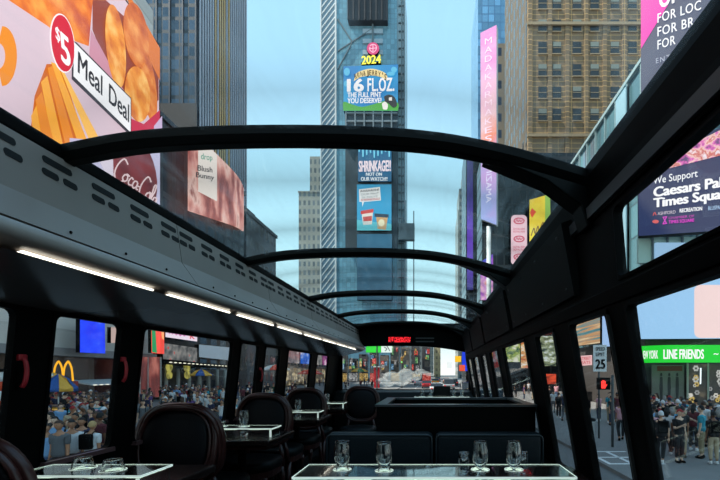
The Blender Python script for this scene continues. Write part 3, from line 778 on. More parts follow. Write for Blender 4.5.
for i in range(17): a = PI/2-PI*i/16; arc.append((-3+7*math.cos(a), 56+13*math.sin(a)))
S.poly('picture', arc, yl, 3)
S.ell('badge', (59, 43), 12.2, 30, emi(250, 238, 240, .95), 8, rot=-.12)
S.ell('badge', (59, 43), 11.2, 28.6, emi(214, 18, 48, .95), 9, rot=-.12)
WHT = emi(250, 248, 250, .95); DKT = emi(52, 50, 56, .9)
S.text('$', (51.3, 38), (56, 42), (50.5, 25), WHT, 10, .012)
S.text('5', (57, 60), (67, 68), (54.5, 30), WHT, 10, .03)
S.poly('label_plate', [(68.5, 79), (69, 40.5), (73, 42), (128.5, 98), (128.5, 135), (124, 132)], emi(60, 50, 60, .8), 8)
S.poly('label_plate', [(70, 76), (70.5, 42), (127.5, 98.5), (127.5, 132)], emi(246, 244, 246, .95), 9)
S.text('Meal', (73.5, 71.5), (98.5, 95.5), (73.8, 51), DKT, 10, .022)
S.text('Deal', (105, 101.5), (125.6, 122.5), (105.2, 83), DKT, 10, .022)
# cola sign
cs = thing('cola_sign', 'dark red round soft drink sign with white script on a lilac screen', 'billboard', tuple(wallL(38)+Vector((0, 0, CZ+14.2))))
S2 = Sign(wallL(41), (WD.x, WD.y), cs); S2.step = .03; S2.O += S2.N*.45
S2.poly('screen', [(70, 138), (160, 146), (160, 222), (70, 200)], emi(208, 196, 226, .9), 0)
S2.ell('disc', (131, 176), 25, 44, screen('cola_red', [(.3, (96, 26, 34)), (.6, (150, 50, 54))], .3, .8), 1, rot=-.2)
S2.poly('highlight', [(94, 150), (112, 146), (113, 182), (104, 172)], emi(235, 215, 230, .9), 2)
def script(xy): return [tuple(p) for p in xy]
def LP(x, y, s=1.): # letter base point and slant helpers
    def f(pts): return cut([(x+(u+.25*v)*s, y+u*s*.62-v*s) for u, v in pts], 5)
    return f
pa = []
f = LP(115, 178, 1.5); pa.append(f([(5, 12), (2, 14), (-1, 8), (-1.5, 2), (1, -2), (4.5, 1)]))
f = LP(121, 180, 1.2); pa.append(f([(3, 6), (1, 5), (0, 2), (1.5, 0), (3.5, 2), (3.5, 5), (2.5, 6.5), (5, 6)]))
f = LP(126.5, 184, 1.2); pa.append(f([(3.5, 5.5), (2, 6.5), (.3, 3), (1, .3), (3.6, 1.2)]))
f = LP(131, 187, 1.2); pa.append(f([(3.2, 6), (1, 5.5), (0, 2), (1, 0), (3, 2), (3.5, 6), (3.2, 1), (4.8, .6)]))
pa.append([(136.5, 186), (138.5, 187)])
f = LP(139, 196, 1.5); pa.append(f([(4.5, 12), (2, 14), (-.6, 8), (-1, 2), (1, -2), (4, 1)]))
f = LP(144, 198, 1.15); pa.append(f([(3, 6), (1, 5), (0, 2), (1.5, 0), (3.3, 2), (3.3, 5), (2.3, 6.5), (4.5, 6)]))
f = LP(148.5, 201, 1.2); pa.append(f([(0, 1), (2, 8), (2.4, 14), (1, 13), (.6, 5), (1, 0), (2.4, .8)]))
f = LP(151, 203, 1.1); pa.append(f([(2.8, 6), (.8, 5.5), (0, 2), (1, 0), (2.6, 2), (3, 6), (2.8, 1), (4, .6)]))
S2.stroke('lettering', pa, 1.5, emi(240, 205, 208, .95), 3)

# --- screens and shop signs low on the left wall
def flatsign(name, label, cat, poly, mat, O, R, depth=.3, frame=None, group=None):
    q = Sign(O, R, None); P = [q.hit(p) for p in poly]
    base = sum(P, Vector())/len(P); base.z = min(p.z for p in P)
    t = thing(name, label, cat, tuple(base), group); s = Sign(O, R, t)
    s.poly('panel', poly, mat, 1, .02); s.poly('housing', poly, frame or BLKM, 0, depth)
    return s
LW = dict(O=wallL(41)+Vector((1.0, 0, 0)), R=(WD.x, WD.y))
flatsign('blue_screen', 'bright blue screen on the pale building above the golden arches', 'screen', [(80, 316), (104.5, 318.5), (105, 353.5), (80, 352.5)], screen('blue_picture', [(.3, (16, 40, 235)), (.62, (28, 70, 250)), (.75, (120, 150, 250))], .8, .95), **LW)
s = flatsign('arches_sign', 'restaurant sign of two golden arches over the shopfront on the left', 'sign', [(50, 392), (50, 383), (78, 381), (78, 389)], emi(100, 30, 26, .6), **LW)
AY = emi(250, 176, 22, 1.0)
for cx in (57.8, 67.4):
    s.stroke('arch', [cut([(cx-5, 380), (cx-3.6, 368), (cx-.8, 362.3), (cx+1, 362.3), (cx+3.6, 368.5), (cx+5, 381)], 6)], 2.1, AY, 2)
flatsign('pink_poster', 'small pale pink poster screen right of the blue screen', 'screen', [(111, 327), (121, 328), (121, 343), (111, 343)], emi(196, 168, 160, .8), **LW)
s = flatsign('red_green_screen', 'narrow red and green screen above the left theatre entrance', 'screen', [(151, 321), (164, 324), (164, 354), (151.5, 353)], screen('red_green', [(.32, (30, 150, 80)), (.42, (240, 60, 50)), (.55, (255, 90, 70)), (.7, (250, 190, 120))], .5, .95, stretch=(1, 1, .25)), **LW)
s.poly('green_stripe', [(151.6, 322), (154.5, 323), (156.5, 353), (151.8, 352)], emi(30, 150, 90, .9), 2); s.poly('orange_stripe', [(160.5, 324), (163.6, 324.3), (163.6, 340), (161.5, 338)], emi(250, 170, 110, .95), 2)
# theatre row
t_ = bld('theatre_building', 'dark theatre row building on the left behind the marquee', -46, -31.5, 42.5, 68, CZ+15, facade('theatre_dark', rgb(66, 62, 62), rgb(40, 42, 46), 2.6, 3.6, .6, .6, .6), cap=False)
TW = dict(O=Vector((-30.3, 50, 0)), R=(-.03, 1))
s = flatsign('pink_letter_screen', 'white screen with pink script above the theatre marquee', 'screen', [(165.5, 325), (197, 330), (197, 341.5), (165.5, 337)], emi(232, 214, 228, .95), **TW)
PK = emi(190, 70, 150, .95)
s.stroke('lettering', [cut([(169, 334), (170, 328), (172, 334), (174, 329), (176, 335), (178, 330), (180, 336), (182, 331), (184, 336), (186, 332)], 4)], 1.2, PK, 2); s.stroke('lettering', [cut([(190, 339), (190.6, 332), (192, 332), (193, 334), (191, 336), (194, 339)], 4)], 1.1, emi(220, 30, 60, .9), 2)
flatsign('theatre_marquee', 'grey theatre marquee with small red emblems', 'marquee', [(163, 343), (197, 348), (197, 362), (163, 359)], screen('marquee', [(.35, (60, 60, 62)), (.55, (120, 118, 116)), (.66, (150, 146, 140)), (.72, (200, 50, 50))], 1.3, .7), depth=.8, **TW)
flatsign('blank_awning_sign', 'plain pale grey blank sign right of the theatre marquee', 'sign', [(199, 344.5), (230, 347.5), (230, 360.5), (199, 357)], pbr('pale_grey_sign', (.85, .85, .9, 1), .6), depth=.6, **TW)
# lit canopy edge
t_ = thing('lit_canopy', 'theatre canopy edged with white lights', 'canopy', (-29, 50, G+2.8))
a = Vector((-30.5, 44, CZ+1.15)); b_ = Vector((-27.6, 53, CZ+.35))
mb = MB(); mb.prism([(-31.5, 44, CZ+.9), (-29.0, 44, CZ+.9), (-28.2, 56, CZ+.6), (-31.5, 56, CZ+.6)], (0, 0, .35)); build('slab', mb, BLKM, t_)
for i in range(16):
    y_ = 44.3+i*.75; mb = MB(True); mb.ellip((-28.95+.067*(y_-44), y_, CZ+1.08-.025*(y_-44)), (.05, .3, .06), 8, 5); build('bulb', mb, emi(255, 250, 225, .9), t_)
t_ = thing('shop_pillars', 'pale stone pillars of the shopfront under the blank sign', 'colonnade', (-30.8, 55, G))
for i in range(7):
    mb = MB(True); mb.tube([(-30.6, 46+i*2.2, G), (-30.6, 46+i*2.2, CZ+.4)], .22, 10); build('pillar', mb, pbr('stone', (.35, .34, .31, 1), .7) if i == 0 else MATS['stone'], t_)
t_ = thing('red_shop_window', 'shop window glowing red behind the crowd, left of the theatre', 'shop window', (-27.5, 39, G))
q = Sign(wallL(41)+Vector((.6, 0, 0)), (WD.x, WD.y), t_)
q.poly('pane', [(139, 357), (160, 357), (160, 397), (139, 397)], screen('red_shop', [(.3, (50, 24, 24)), (.5, (120, 50, 46)), (.7, (190, 110, 96))], .9, .7, stretch=(1, 1, .4)), 1, .05)
q.polys('mullion', [[(138.6, 357), (140, 357), (140, 397), (138.6, 397)], [(147, 357), (148, 357), (148, 397), (147, 397)], [(159.4, 357), (161, 357), (161, 397), (159.4, 397)]], MATS['stone'], 3)
for i, (cx, w) in enumerate(((169, 3.6), (187, 3.6))):
    t_ = thing('gold_ornament', 'round gold ornament in the theatre window, %s one' % ('left' if i == 0 else 'right'), 'ornament', tuple(at(cx, 376, 48.0)))
    q = Sign((-30.3, 50, 0), (-.03, 1), t_); q.ell('disc', (cx, 367), w, 5, screen('gold_orn%d' % i, [(.3, (60, 60, 20)), (.6, (180, 170, 80))], 1.5, .8), 1); q.ell('disc', (cx+.3, 375), w*.9, 4, MATS['gold_orn%d' % i], 1)

# --- building with the curved pink screen
B2 = facade('dark_stone_bays', rgb(62, 66, 72), rgb(52, 56, 64), 2.4, 3.5, .7, .8, .3, .4, .25)
bld('hotel_block', 'dark block on the left carrying the pink cosmetics screen', -50, -32, 46.0, 68, CZ+30, B2, z0=CZ+15.05)
bld('stepped_office_block', 'dark grey lower block right of the pink screen building', -40.3, -32, 69.0, 82, CZ+27.4, facade('grey_bays', rgb(88, 92, 96), rgb(66, 70, 76), 2.2, 3.4, .6, .5, .3))
cp = thing('curved_screen', 'curved pink picture screen on the dark block, partly under the roof arch', 'billboard', (-32, 58, CZ+14))
def curvescr(name, u0, u1, v0, v1, mat, off, root=cp, n=14, d=.3):
    # u 0..1 along the curve: from Y=53.0 to Y=67, bulging over the corner; v = 0 bottom ..1 top
    mb = MB(); A = []
    for i in range(n+1):
        u = u0+(u1-u0)*i/n; y = 50.6+17.0*u; x = -30.6+off-1.2*max(0, (u-.6)/.4)**2
        A.append((x, y))
    z1 = CZ+31.0; Z0 = lambda yy: CZ+20.4+3.4*(yy-50.6)/17.0
    for i in range(n):
        (xa, ya), (xb, yb) = A[i], A[i+1]; za, zb, zc_, zd = [Z0(q)+(z1-Z0(q))*v for q, v in ((ya, v0), (yb, v0), (ya, v1), (yb, v1))]
        mb.hexa([(xa, ya, za), (xb, yb, zb), (xb-d, yb, zb), (xa-d, ya, za)], [(xa, ya, zc_), (xb, yb, zd), (xb-d, yb, zd), (xa-d, ya, zc_)])
    return build(name, mb, mat, root)
curvescr('screen', 0, 1, 0, 1, screen('cosmetics', [(.28, (100, 48, 48)), (.42, (168, 90, 82)), (.52, (222, 150, 138)), (.62, (240, 190, 178)), (.70, (150, 70, 56)), (.8, (190, 120, 70))], .42, .85, detail=4, stretch=(1, 1.0, .55)), 0)
curvescr('caption_card', .10, .36, .28, .98, emi(232, 214, 206, .95), .12, d=.1)
q = Sign((-30.35, 56, 0), (0, 1), cp)
q.text('drop', (200.5, 159), (212, 160.5), (200.5, 153), emi(70, 150, 130, .9), 3, .01)
q.text('Blush', (197, 170.5), (212, 172.5), (197, 165), DKT, 3, .02); q.text('Bunny', (195.5, 177), (213.5, 180), (195.5, 171.8), DKT, 3, .02)

# --- dark glass tower
TG = facade('tower_front', (.030, .036, .045, 1), rgb(66, 84, 104), 1.55, 2.3, .84, .72, .35, .35, .1)
tw = thing('dark_glass_tower', 'tall dark glass office tower rising behind the food billboard', 'tower', (-50, 80, G))
mb = MB(); mb.box(-66, -41.2, 70.2, 89, G, CZ+92); build('wall', mb, TG, tw)
# side face with metal fins, some coloured gold to paint in warm reflections
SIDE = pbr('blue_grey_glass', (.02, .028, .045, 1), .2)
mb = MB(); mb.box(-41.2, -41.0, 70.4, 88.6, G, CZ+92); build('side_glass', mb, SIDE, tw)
FIN = pbr('pale_metal_fin', (.42, .46, .54, 1), .4); GOLDREF = pbr('gold_reflection_fin', (.62, .42, .18, 1), .4)
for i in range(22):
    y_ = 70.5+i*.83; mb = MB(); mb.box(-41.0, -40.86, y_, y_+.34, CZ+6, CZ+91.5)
    build('fin', mb, GOLDREF if i in (6, 8, 9, 10, 12) else FIN, tw)
mb = MB(); mb.box(-66, -41.1, 69.9, 70.19, CZ+41, CZ+47); build('dark_floor_band', mb, pbr('louvre_black', (.012, .014, .018, 1), .6), tw)
for i in range(10):
    x_ = -41.4-i*2.3; mb = MB(); mb.box(x_-.12, x_+.12, 70.0, 70.2, CZ+6, CZ+91.5); build('fin', mb, pbr('dark_fin', (.05, .06, .08, 1), .4) if i == 0 else MATS['dark_fin'], tw)
mb = MB(); mb.box(-64, -43, 72, 87, CZ+92, CZ+95); build('roof_plant', mb, BLKM, tw)
# far beige block left of the central tower
t_ = bld('stepped_beige_tower', 'slim beige stepped tower just left of the central billboard tower', -55, -44.5, 165, 180, CZ+74, facade('beige_far', rgb(150, 148, 140), rgb(110, 116, 120), 1.9, 3.6, .5, .55, .3))
mb = MB(); mb.box(-51, -44.8, 167, 178, CZ+74, CZ+90); build('upper_step', mb, MATS['beige_far'], t_)

# --- low storefronts further along the left
cols = [[(.3, (60, 60, 70)), (.5, (130, 120, 125)), (.7, (220, 215, 215))], [(.35, (20, 70, 170)), (.55, (40, 110, 220)), (.7, (230, 230, 235))], [(.35, (90, 90, 90)), (.6, (170, 165, 160)), (.7, (210, 60, 50))], [(.35, (60, 30, 90)), (.55, (180, 90, 150)), (.7, (240, 210, 230))]]
xx = 84; lowd = ['grey-white screen block seen in the third left window', 'block with a blue screen seen in a narrow left window', 'grey storefront block behind the red stall', 'storefront block with a violet screen by the last left window', 'storefront block left of the windscreen view', 'low storefront block near the foot of the central tower']
for i in range(6):
    y0 = 84+i*9.5; y1 = y0+9; h = CZ+[13, 16, 12, 15, 12, 14][i]
    t_ = bld('storefront_block', lowd[i], -40.8, -31, y0, y1, h, facade('store%d' % i, rgb(*random.choice([(96, 90, 84), (120, 112, 104), (80, 78, 82)])), rgb(60, 62, 66), 2.2, 3.4, .6, .55, .6), group='low storefront blocks along the left side', cap=False)
    mb = MB(); mb.box(-31, -30.6, y0+.8, y1-.8, CZ+2, CZ+9); build('screen', mb, screen('store_screen%d' % i, cols[i % 4], .5, .8), t_)
    mb = MB(); mb.box(-31, -30.5, y0+.5, y1-.5, G+.2, CZ+.8); build('shop_window', mb, screen('shopwin%d' % i, [(.35, (30, 28, 26)), (.55, (120, 105, 80)), (.68, (235, 215, 170))], 1.1, .7), t_)

# --- central tower
TX0, TX1, TY = -36.0, -10.0, 150.0
ct = thing('central_billboard_tower', 'slender glass tower in the centre stacked with advertising screens', 'tower', ((TX0+TX1)/2, TY+10, G))
CG = facade('tower_teal_glass', rgb(90, 128, 146), rgb(110, 156, 176), 1.5, 1.9, .9, .9, .18, .35, .15)
mb = MB(); mb.box(TX0, -13.2, TY, TY+22, G, CZ+150); build('glass_core', mb, CG, ct)
# left face: white diagonal lattice
mb = MB(); mb.box(-42, TX0, TY+1, TY+22, G, CZ+150); build('lattice_wall', mb, pbr('grey_blue_wall', rgb(112, 138, 156), .5), ct)
WHS = pbr('white_steel', (.62, .66, .68, 1), .5)
mb = MB(); z = G
while z < CZ+148:
    mb.prism([(-42, TY+.7, z), (-41.6, TY+.7, z), (-36, TY+.7, z+7.4), (-36.4, TY+.7, z+7.4)], (0, .3, 0)); z += 2.6
mb.box(-42.1, -41.7, TY+.6, TY+1, G, CZ+150); mb.box(-36.4, -35.8, TY-.3, TY+1, G, CZ+150)
build('lattice', mb, WHS, ct)
mb = MB(); mb.box(-13.2, -10.6, TY+1, TY+22, G, CZ+150); build('side_wall', mb, pbr('pale_blue_cladding', rgb(150, 178, 190), .5), ct)
mb = MB()
for i in range(50):
    z = G+i*3.2; mb.box(-12.6, -10.4, TY+.4, TY+.9, z, z+.35); 
mb.box(-11.6, -11.2, TY+.1, TY+.5, G, CZ+150); mb.box(-10.6, -10.2, TY+.3, TY+.8, G, CZ+150); build('hoist_mast', mb, pbr('mast_grey', rgb(96, 112, 120), .5), ct)
mb = MB(); mb.box(-12.4, -6.5, TY-2.2, TY+.2, CZ+49, CZ+55); build('hoist_car', mb, pbr('hoist_car_dark', rgb(70, 90, 100), .6), ct)
mb = MB(); mb.box(-10.0, -9.6, TY-1, TY-.6, G, CZ+64); mb.box(-7.0, -6.6, TY-1, TY-.6, G, CZ+60); build('hoist_rail', mb, MATS['mast_grey'], ct)
# dark steel bits and rooms
DK = pbr('dark_machine_room', rgb(44, 48, 54), .6)
p0 = at(349, 26, TY); p1 = at(388, -20, TY); mb = MB(); mb.box(p0.x, p1.x, TY-2.5, TY-.02, p0.z, p1.z)
for i in range(7): mb.box(p0.x+i*2.1, p0.x+i*2.1+.25, TY-2.9, TY-2.5, p0.z, p1.z)
build('machine_room', mb, DK, ct)
mb = MB(); q0 = at(346, 135, TY); q1 = at(398, 112, TY); mb.box(q0.x, q1.x, TY-1.2, TY-.02, at(0, 250, TY).z, q1.z); build('dark_bay', mb, pbr('dark_bay', rgb(56, 68, 76), .5), ct)
mb = MB()
for px in (347, 356, 365, 374, 383, 392): x = at(px, 0, TY).x; mb.box(x-.25, x+.25, TY-2.0, TY-1.2, at(0, 150, TY).z, at(0, 113, TY).z)
for py in (116, 124, 133, 146): z = at(0, py, TY).z; mb.box(q0.x, q1.x, TY-1.9, TY-1.3, z-.3, z+.3)
build('steel_frame', mb, pbr('frame_grey', rgb(120, 132, 138), .5), ct)
mb = MB(); x = at(373, 0, TY).x; mb.box(x-.3, x+.3, TY-1, TY-.4, at(0, 45, TY).z, at(0, -10, TY).z)
for (a, b_) in ((340, 385), (340, 368)): pass
for (pa_, pb_) in (((338, 20), (352, 42)), ((338, 52), (372, 30)), ((338, 70), (352, 44))):
    A = at(pa_[0], pa_[1], TY); B = at(pb_[0], pb_[1], TY); mb.tube([A+Vector((0, -.4, 0)), B+Vector((0, -.4, 0))], .25, 6)
build('flag_mast', mb, MATS['mast_grey'], ct)
mb = MB()
for py in (30, 40, 51): a = at(363, py, TY); b_ = at(383, py+4.5, TY); mb.box(a.x, b_.x, TY-.6, TY-.02, b_.z, a.z)
build('white_panel', mb, pbr('pale_panel', rgb(150, 172, 186), .5), ct)
CP = dict(R=(1, 0))
def csign(name, label, poly, mat, Yoff=2.0, cat='billboard'): return flatsign(name, label, cat, poly, mat, O=Vector((0, TY-Yoff, 0)), R=(1, 0), depth=1.6)
s = csign('year_sign', 'yellow lit year numerals on the central tower', [(361, 63.6), (381, 62.6), (381, 61.5), (361, 62.5)], BLKM, 1.5, 'sign')
s.text('2024', (361.5, 64.5), (381, 63), (361.5, 56.5), emi(255, 245, 90, 1.2), 2, .03)
s = flatsign('emblem_disc', 'round pink emblem above the yellow year numerals', 'sign', [(373+6.2*math.cos(2*PI*i/20), 48.6+6.2*math.sin(2*PI*i/20)) for i in range(20)], emi(214, 56, 120, .95), O=Vector((0, TY-1.5, 0)), R=(1, 0), depth=1)
s.stroke('emblem', [cut([(370, 46), (373, 44.5), (376, 46), (376, 50), (373, 52.5), (370, 50), (370, 47)], 4), [(369, 49), (377, 48)], [(373, 45), (373, 53)]], .8, emi(250, 190, 215, .95), 2)
s = csign('ice_cream_billboard', 'blue and green ice cream billboard high on the central tower', [(343.5, 66.5), (398, 64.5), (398, 111), (343.5, 111)], screen('sky_blue_ad', [(.35, (20, 120, 190)), (.6, (40, 160, 215))], .06, .95))
s.poly('picture', cut([(343.5, 111), (343.5, 102), (352, 104.5), (362, 107), (375, 104), (386, 101), (398, 103), (398, 111)], 3), emi(70, 165, 50, .95), 3)
for (cx, cy, rx, ry) in ((347, 72, 3, 4), (394, 70, 3, 3), (346, 84, 2, 3), (391, 74, 4, 2)): s.ell('picture', (cx, cy), rx, ry, emi(90, 190, 230, .9), 3, n=14)
for i, c_ in enumerate("BEN&JERRY'S"):
    tt = (i-5)/5; x = 370.5+tt*14.5; y = 75.6+4.0*tt*tt
    dx = 2.3 if c_ != "'" else .8
    s.text(c_, (x-dx/2, y+tt*.8-.2), (x+dx/2, y+tt*.8+.3), (x-dx/2+tt*.8, y-5.2), emi(60, 34, 26, .9), 4, .015)
s.poly('picture', cut([(354, 81.5), (356, 74), (363, 70.5), (371, 69), (379, 70.5), (386, 74), (388, 81), (384.5, 79), (379, 76.8), (371, 75.8), (362, 77), (357.5, 79)], 3), emi(240, 215, 150, .95), 3)
s.text('16', (347, 91.8), (364, 91.5), (347, 79.8), WHT, 4, .05); s.text('FL.OZ.', (367.5, 91.5), (394.5, 91), (367.5, 78.8), WHT, 4, .035, spacing=1.08)
s.text('THE FULL PINT', (347.5, 97.8), (381.5, 97.2), (347.5, 93), WHT, 4, .035); s.text('YOU DESERVE!', (347.5, 103.6), (381.5, 103), (347.5, 98.8), WHT, 4, .035)
s.polys('picture', [cut([(384, 97), (388, 95), (393, 96), (396, 100), (397, 106), (393, 108), (389, 104), (385, 102)], 2)], emi(24, 24, 30, .9), 4)
s.polys('picture', [cut([(382, 104), (385, 102), (388, 105), (387, 110), (383, 109.5)], 2), [(389, 98), (392, 97.5), (392, 101), (389, 101)]], emi(240, 235, 230, .95), 5)
s = csign('shrinkage_billboard', 'deep blue lettering screen below the arch on the central tower', [(358, 140), (391.5, 140), (391.5, 181.5), (358, 181.5)], emi(20, 96, 140, .9))
for i in range(9): x = 358+i*3.75; s.poly('drip', [(x, 140), (x+2.4, 140), (x+1.9, 152+(i*5 % 7)), (x+.7, 152+(i*5 % 7))], emi(120, 205, 232, .95), 3)
s.text('SHRINKAGE!!', (358.8, 171.8), (391, 171), (358.8, 161.6), emi(250, 225, 232, .95), 4, .05)
s.text('NOT ON', (366, 176), (382, 176), (366, 172.9), WHT, 4, .03); s.text('OUR WATCH!!', (361, 181), (387.5, 181), (361, 177.4), WHT, 4, .03)
s = csign('tubs_billboard', 'light blue screen with two ice cream tubs and a speech box on the central tower', [(357, 184.5), (391.5, 184.5), (391.5, 230.5), (357, 230.5)], emi(36, 150, 196, .95))
s.poly('picture', [(357, 220), (391.5, 224), (391.5, 230.5), (357, 230.5)], emi(90, 190, 205, .95), 2)
s.poly('speech_box', [(359, 189.5), (380, 187), (381, 200.5), (364, 202), (362.5, 207), (362, 202), (359.5, 202)], emi(225, 222, 222, .95), 2)
s.text('AAAAAHH!', (360.3, 192.6), (379, 191), (360.2, 190.2), DKT, 3, .02); s.text('OUR PINT', (361, 195.8), (379, 194.4), (361, 193.8), DKT, 3, .0)
s.text('IS NOT', (362, 198.6), (378, 197.4), (362, 196.8), DKT, 3, .0); s.text('SHRINKING!', (361, 201.4), (380, 200.0), (361, 199.2), emi(180, 50, 50, .9), 3, .02)
s.poly('tub', [(361.5, 212), (373, 210.5), (372, 224.5), (363, 225)], emi(230, 215, 205, .95), 2); s.poly('tub_lid', [(360.8, 211), (373.5, 209), (373.5, 212.5), (360.8, 214.5)], emi(200, 50, 45, .95), 3)
s.poly('tub_label', [(363, 217), (372, 216), (371.8, 221), (363.5, 221.5)], emi(190, 60, 50, .95), 3)
s.poly('tub', [(376, 215), (388, 216), (386, 230), (377.5, 229)], emi(205, 160, 110, .95), 2); s.poly('tub_lid', [(374.5, 213.5), (388.8, 214.5), (388.6, 217.8), (374.5, 217)], emi(30, 50, 70, .95), 3)
s.ell('tub_label', (381.5, 223), 3.2, 3.6, emi(235, 225, 190, .95), 3, n=14)
csign('lower_blue_screen', 'plain dark blue screen at the foot of the central tower stack', [(357, 234), (392, 234), (392, 300), (357, 300)], vgrad('deep_blue', [(.2, (24, 66, 90)), (.8, (30, 96, 128))], CZ+20, CZ+60, .9))
# storefronts at its foot
rs = random.Random(11)
pal = [[(.35, (30, 90, 60)), (.6, (140, 200, 120)), (.7, (240, 240, 230))], [(.35, (60, 50, 30)), (.55, (200, 160, 80)), (.7, (255, 235, 180))], [(.35, (120, 30, 30)), (.55, (220, 60, 50)), (.7, (250, 210, 190))], [(.35, (30, 60, 90)), (.55, (70, 130, 170)), (.7, (220, 235, 240))], [(.35, (50, 50, 54)), (.55, (150, 150, 150)), (.7, (235, 235, 235))]]
dsc = ['green-lit', 'gold-lit', 'red-lit', 'blue-lit', 'white-lit']
for i in range(9):
    px0 = 338+i*10.5; Y = 118+(i % 3)*4; x0 = (px0-VX)/F*Y; x1 = x0+10/F*Y; h = CZ+rs.uniform(4, 9.5); c_ = i % 5
    t_ = bld('kiosk_block', '%s shopfront at street level in the windscreen view, number %s from the left' % (dsc[c_], ['one', 'two', 'three', 'four', 'five', 'six', 'seven', 'eight', 'nine'][i]), x0, x1-.6, Y, Y+3.2, h, MATS['store%d' % (i % 6)], group='shopfronts seen through the windscreen', cap=False)
    for q_ in range(5):
        w_ = rs.uniform(.35, 1.1); xa = rs.uniform(x0+.1, x1-.8-w_); za = rs.uniform(CZ+.5, h-1.6); mb = MB(); mb.box(xa, xa+w_, Y-.2-.06*q_, Y, za, za+rs.uniform(.5, 1.8)); build('screen', mb, screen('kiosk_screen%d_%d' % (i, q_), pal[(c_+q_*(q_ > 1)) % 5], 2.2, .75), t_)
    mb = MB(); mb.box(x0+.2, x1-.35, Y-.3, Y, G+.2, CZ-.4); build('shop_window', mb, screen('kiosk_win%d' % i, pal[(1, 4, 1, 2, 4)[c_]], 2.6, .6, detail=6), t_)
s = flatsign('green_street_screen', 'green and white screen at the top left of the windscreen view', 'screen', [(366, 346), (381, 346), (381, 352.5), (366, 352.5)], emi(40, 215, 50, .95), O=Vector((0, 112, 0)), R=(1, 0))
s.poly('white_panel', [(381.2, 344), (392, 344), (392, 352.5), (381.2, 352.5)], emi(225, 240, 232, .95), 1)
s.stroke('emblem', [cut([(384, 347), (387, 349), (385, 351)], 3), [(387, 346), (390, 351)]], .8, DKT, 3)
# distant canyon
def far(name, label, px0, px1, ytop, Y, dpt, mat): return bld(name, label, (px0-VX)/F*Y, (px1-VX)/F*Y, Y, Y+dpt, CZ+(VY-ytop)/F*Y, mat, cap=False)
FG1 = facade('far_grey', rgb(120, 126, 126), rgb(84, 92, 98), 2.4, 3.6, .5, .5, .3); FG2 = facade('far_tan', rgb(176, 160, 122), rgb(120, 110, 90), 2.4, 3.6, .5, .5, .3)
FG3 = facade('far_blue', rgb(92, 112, 124), rgb(70, 92, 110), 2.2, 3.3, .7, .7, .3)
far('distant_block', 'grey far block right behind the central tower foot', 405, 424, 330, 230, 20, FG1)
far('distant_block', 'blue-grey far block at the end of the street', 424.3, 433.6, 338, 260, 20, FG3)
far('distant_block', 'tan far block at the end of the street', 434, 440.5, 334, 240, 20, FG2)
t_ = far('stepped_far_tower', 'beige stepped tower in the distance right of the central tower', 458, 482, 210, 190, 22, facade('beige_far2', rgb(128, 132, 128), rgb(92, 100, 104), 2.2, 3.6, .5, .55, .3))
mb = MB(); mb.box(13.0, 24, 192, 210, CZ+77, CZ+88); build('upper_step', mb, MATS['beige_far2'], t_); mb = MB(); mb.box(15.0, 24, 193, 208, CZ+88, CZ+98); build('upper_step', mb, MATS['beige_far2'], t_)
for i, (a, b_, c_, d_, col, lb) in enumerate([(462, 470.5, 352, 371, (25, 60, 215), 'bright blue screen at the right end of the windscreen view'), (455, 461, 356, 362, (250, 190, 30), 'small yellow sign left of the blue screen down the street'), (459, 465, 365, 371, (225, 80, 50), 'small orange sign under the yellow one down the street'), (447.5, 452, 362, 368, (235, 240, 240), 'small white sign far down the street')]):
    flatsign('street_screen', lb, 'screen', [(a, c_), (b_, c_), (b_, d_), (a, d_)], emi(*col, .95), O=Vector((0, 95-i*2, 0)), R=(1, 0))
    t_ = bpy.data.objects.get('street_screen')

# --- right: brown masonry tower with real windows
BR = facade('brown_masonry', rgb(112, 98, 80), rgb(118, 102, 82), 2.3, .9, .96, .86, .12, .85, .8, warm=rgb(205, 168, 112), nsc=.09)  # warm patches put reflected light into the wall colour
bt = thing('brown_masonry_tower', 'brown stone office tower with paired sash windows on the right', 'tower', (28, 80, G))
BX0 = (528-VX)/F*70; 
mb = MB(); mb.box(BX0, 46, 70, 92, G, 110); build('wall', mb, BR, bt)
mb = MB(); mb.box(BX0-.12, BX0-.005, 70.6, 91.6, G+34, 109); build('side_wall', mb, facade('ribbed_brown', rgb(104, 92, 76), rgb(60, 58, 56), 2.6, 3.9, .42, .6, .3), bt)
# side face is the left return of the block
WINF = pbr('dark_sash_glass', (.03, .036, .042, 1), .1); LINT = pbr('stone_sill', rgb(150, 134, 110), .8); BLND = pbr('window_blind', rgb(120, 128, 122), .7)
proto = None; cols_ = [542.5, 556.8, 577, 594.5, 614.8, 632.5, 652, 669]
mid = (BX0, 70)
for r in range(9):
    zc = CZ+(VY-(115-r*22.3))/F*70
    for c_, px in enumerate(cols_):
        xc = (px-VX)/F*70
        if proto is None:
            m = MB(); m.mi = 0; m.box(-.74, .74, -.06, .02, -1.05, 1.05)
            m.mi = 1; m.box(-.85, .85, -.22, .02, -1.22, -1.05); m.box(-.74, .74, -.09, -.055, -.05, .05)
            me = bpy.data.meshes.new('window'); me.from_pydata(m.v, [], m.f)
            for i, p in enumerate(me.polygons): p.material_index = m.m[i]
            me.materials.append(WINF); me.materials.append(LINT)
            mb2 = MB(); mb2.box(-.72, .72, -.085, -.062, .25, 1.03); meb = bpy.data.meshes.new('blind'); meb.from_pydata(mb2.v, [], mb2.f); meb.materials.append(BLND); proto = me
        o = bpy.data.objects.new('window', me); COL.objects.link(o); o.parent = bt; o.location = Vector((xc, 70, zc))-WL[bt.name]
        if rs.random() < .45:
            b_ = bpy.data.objects.new('blind', meb); COL.objects.link(b_); b_.parent = o
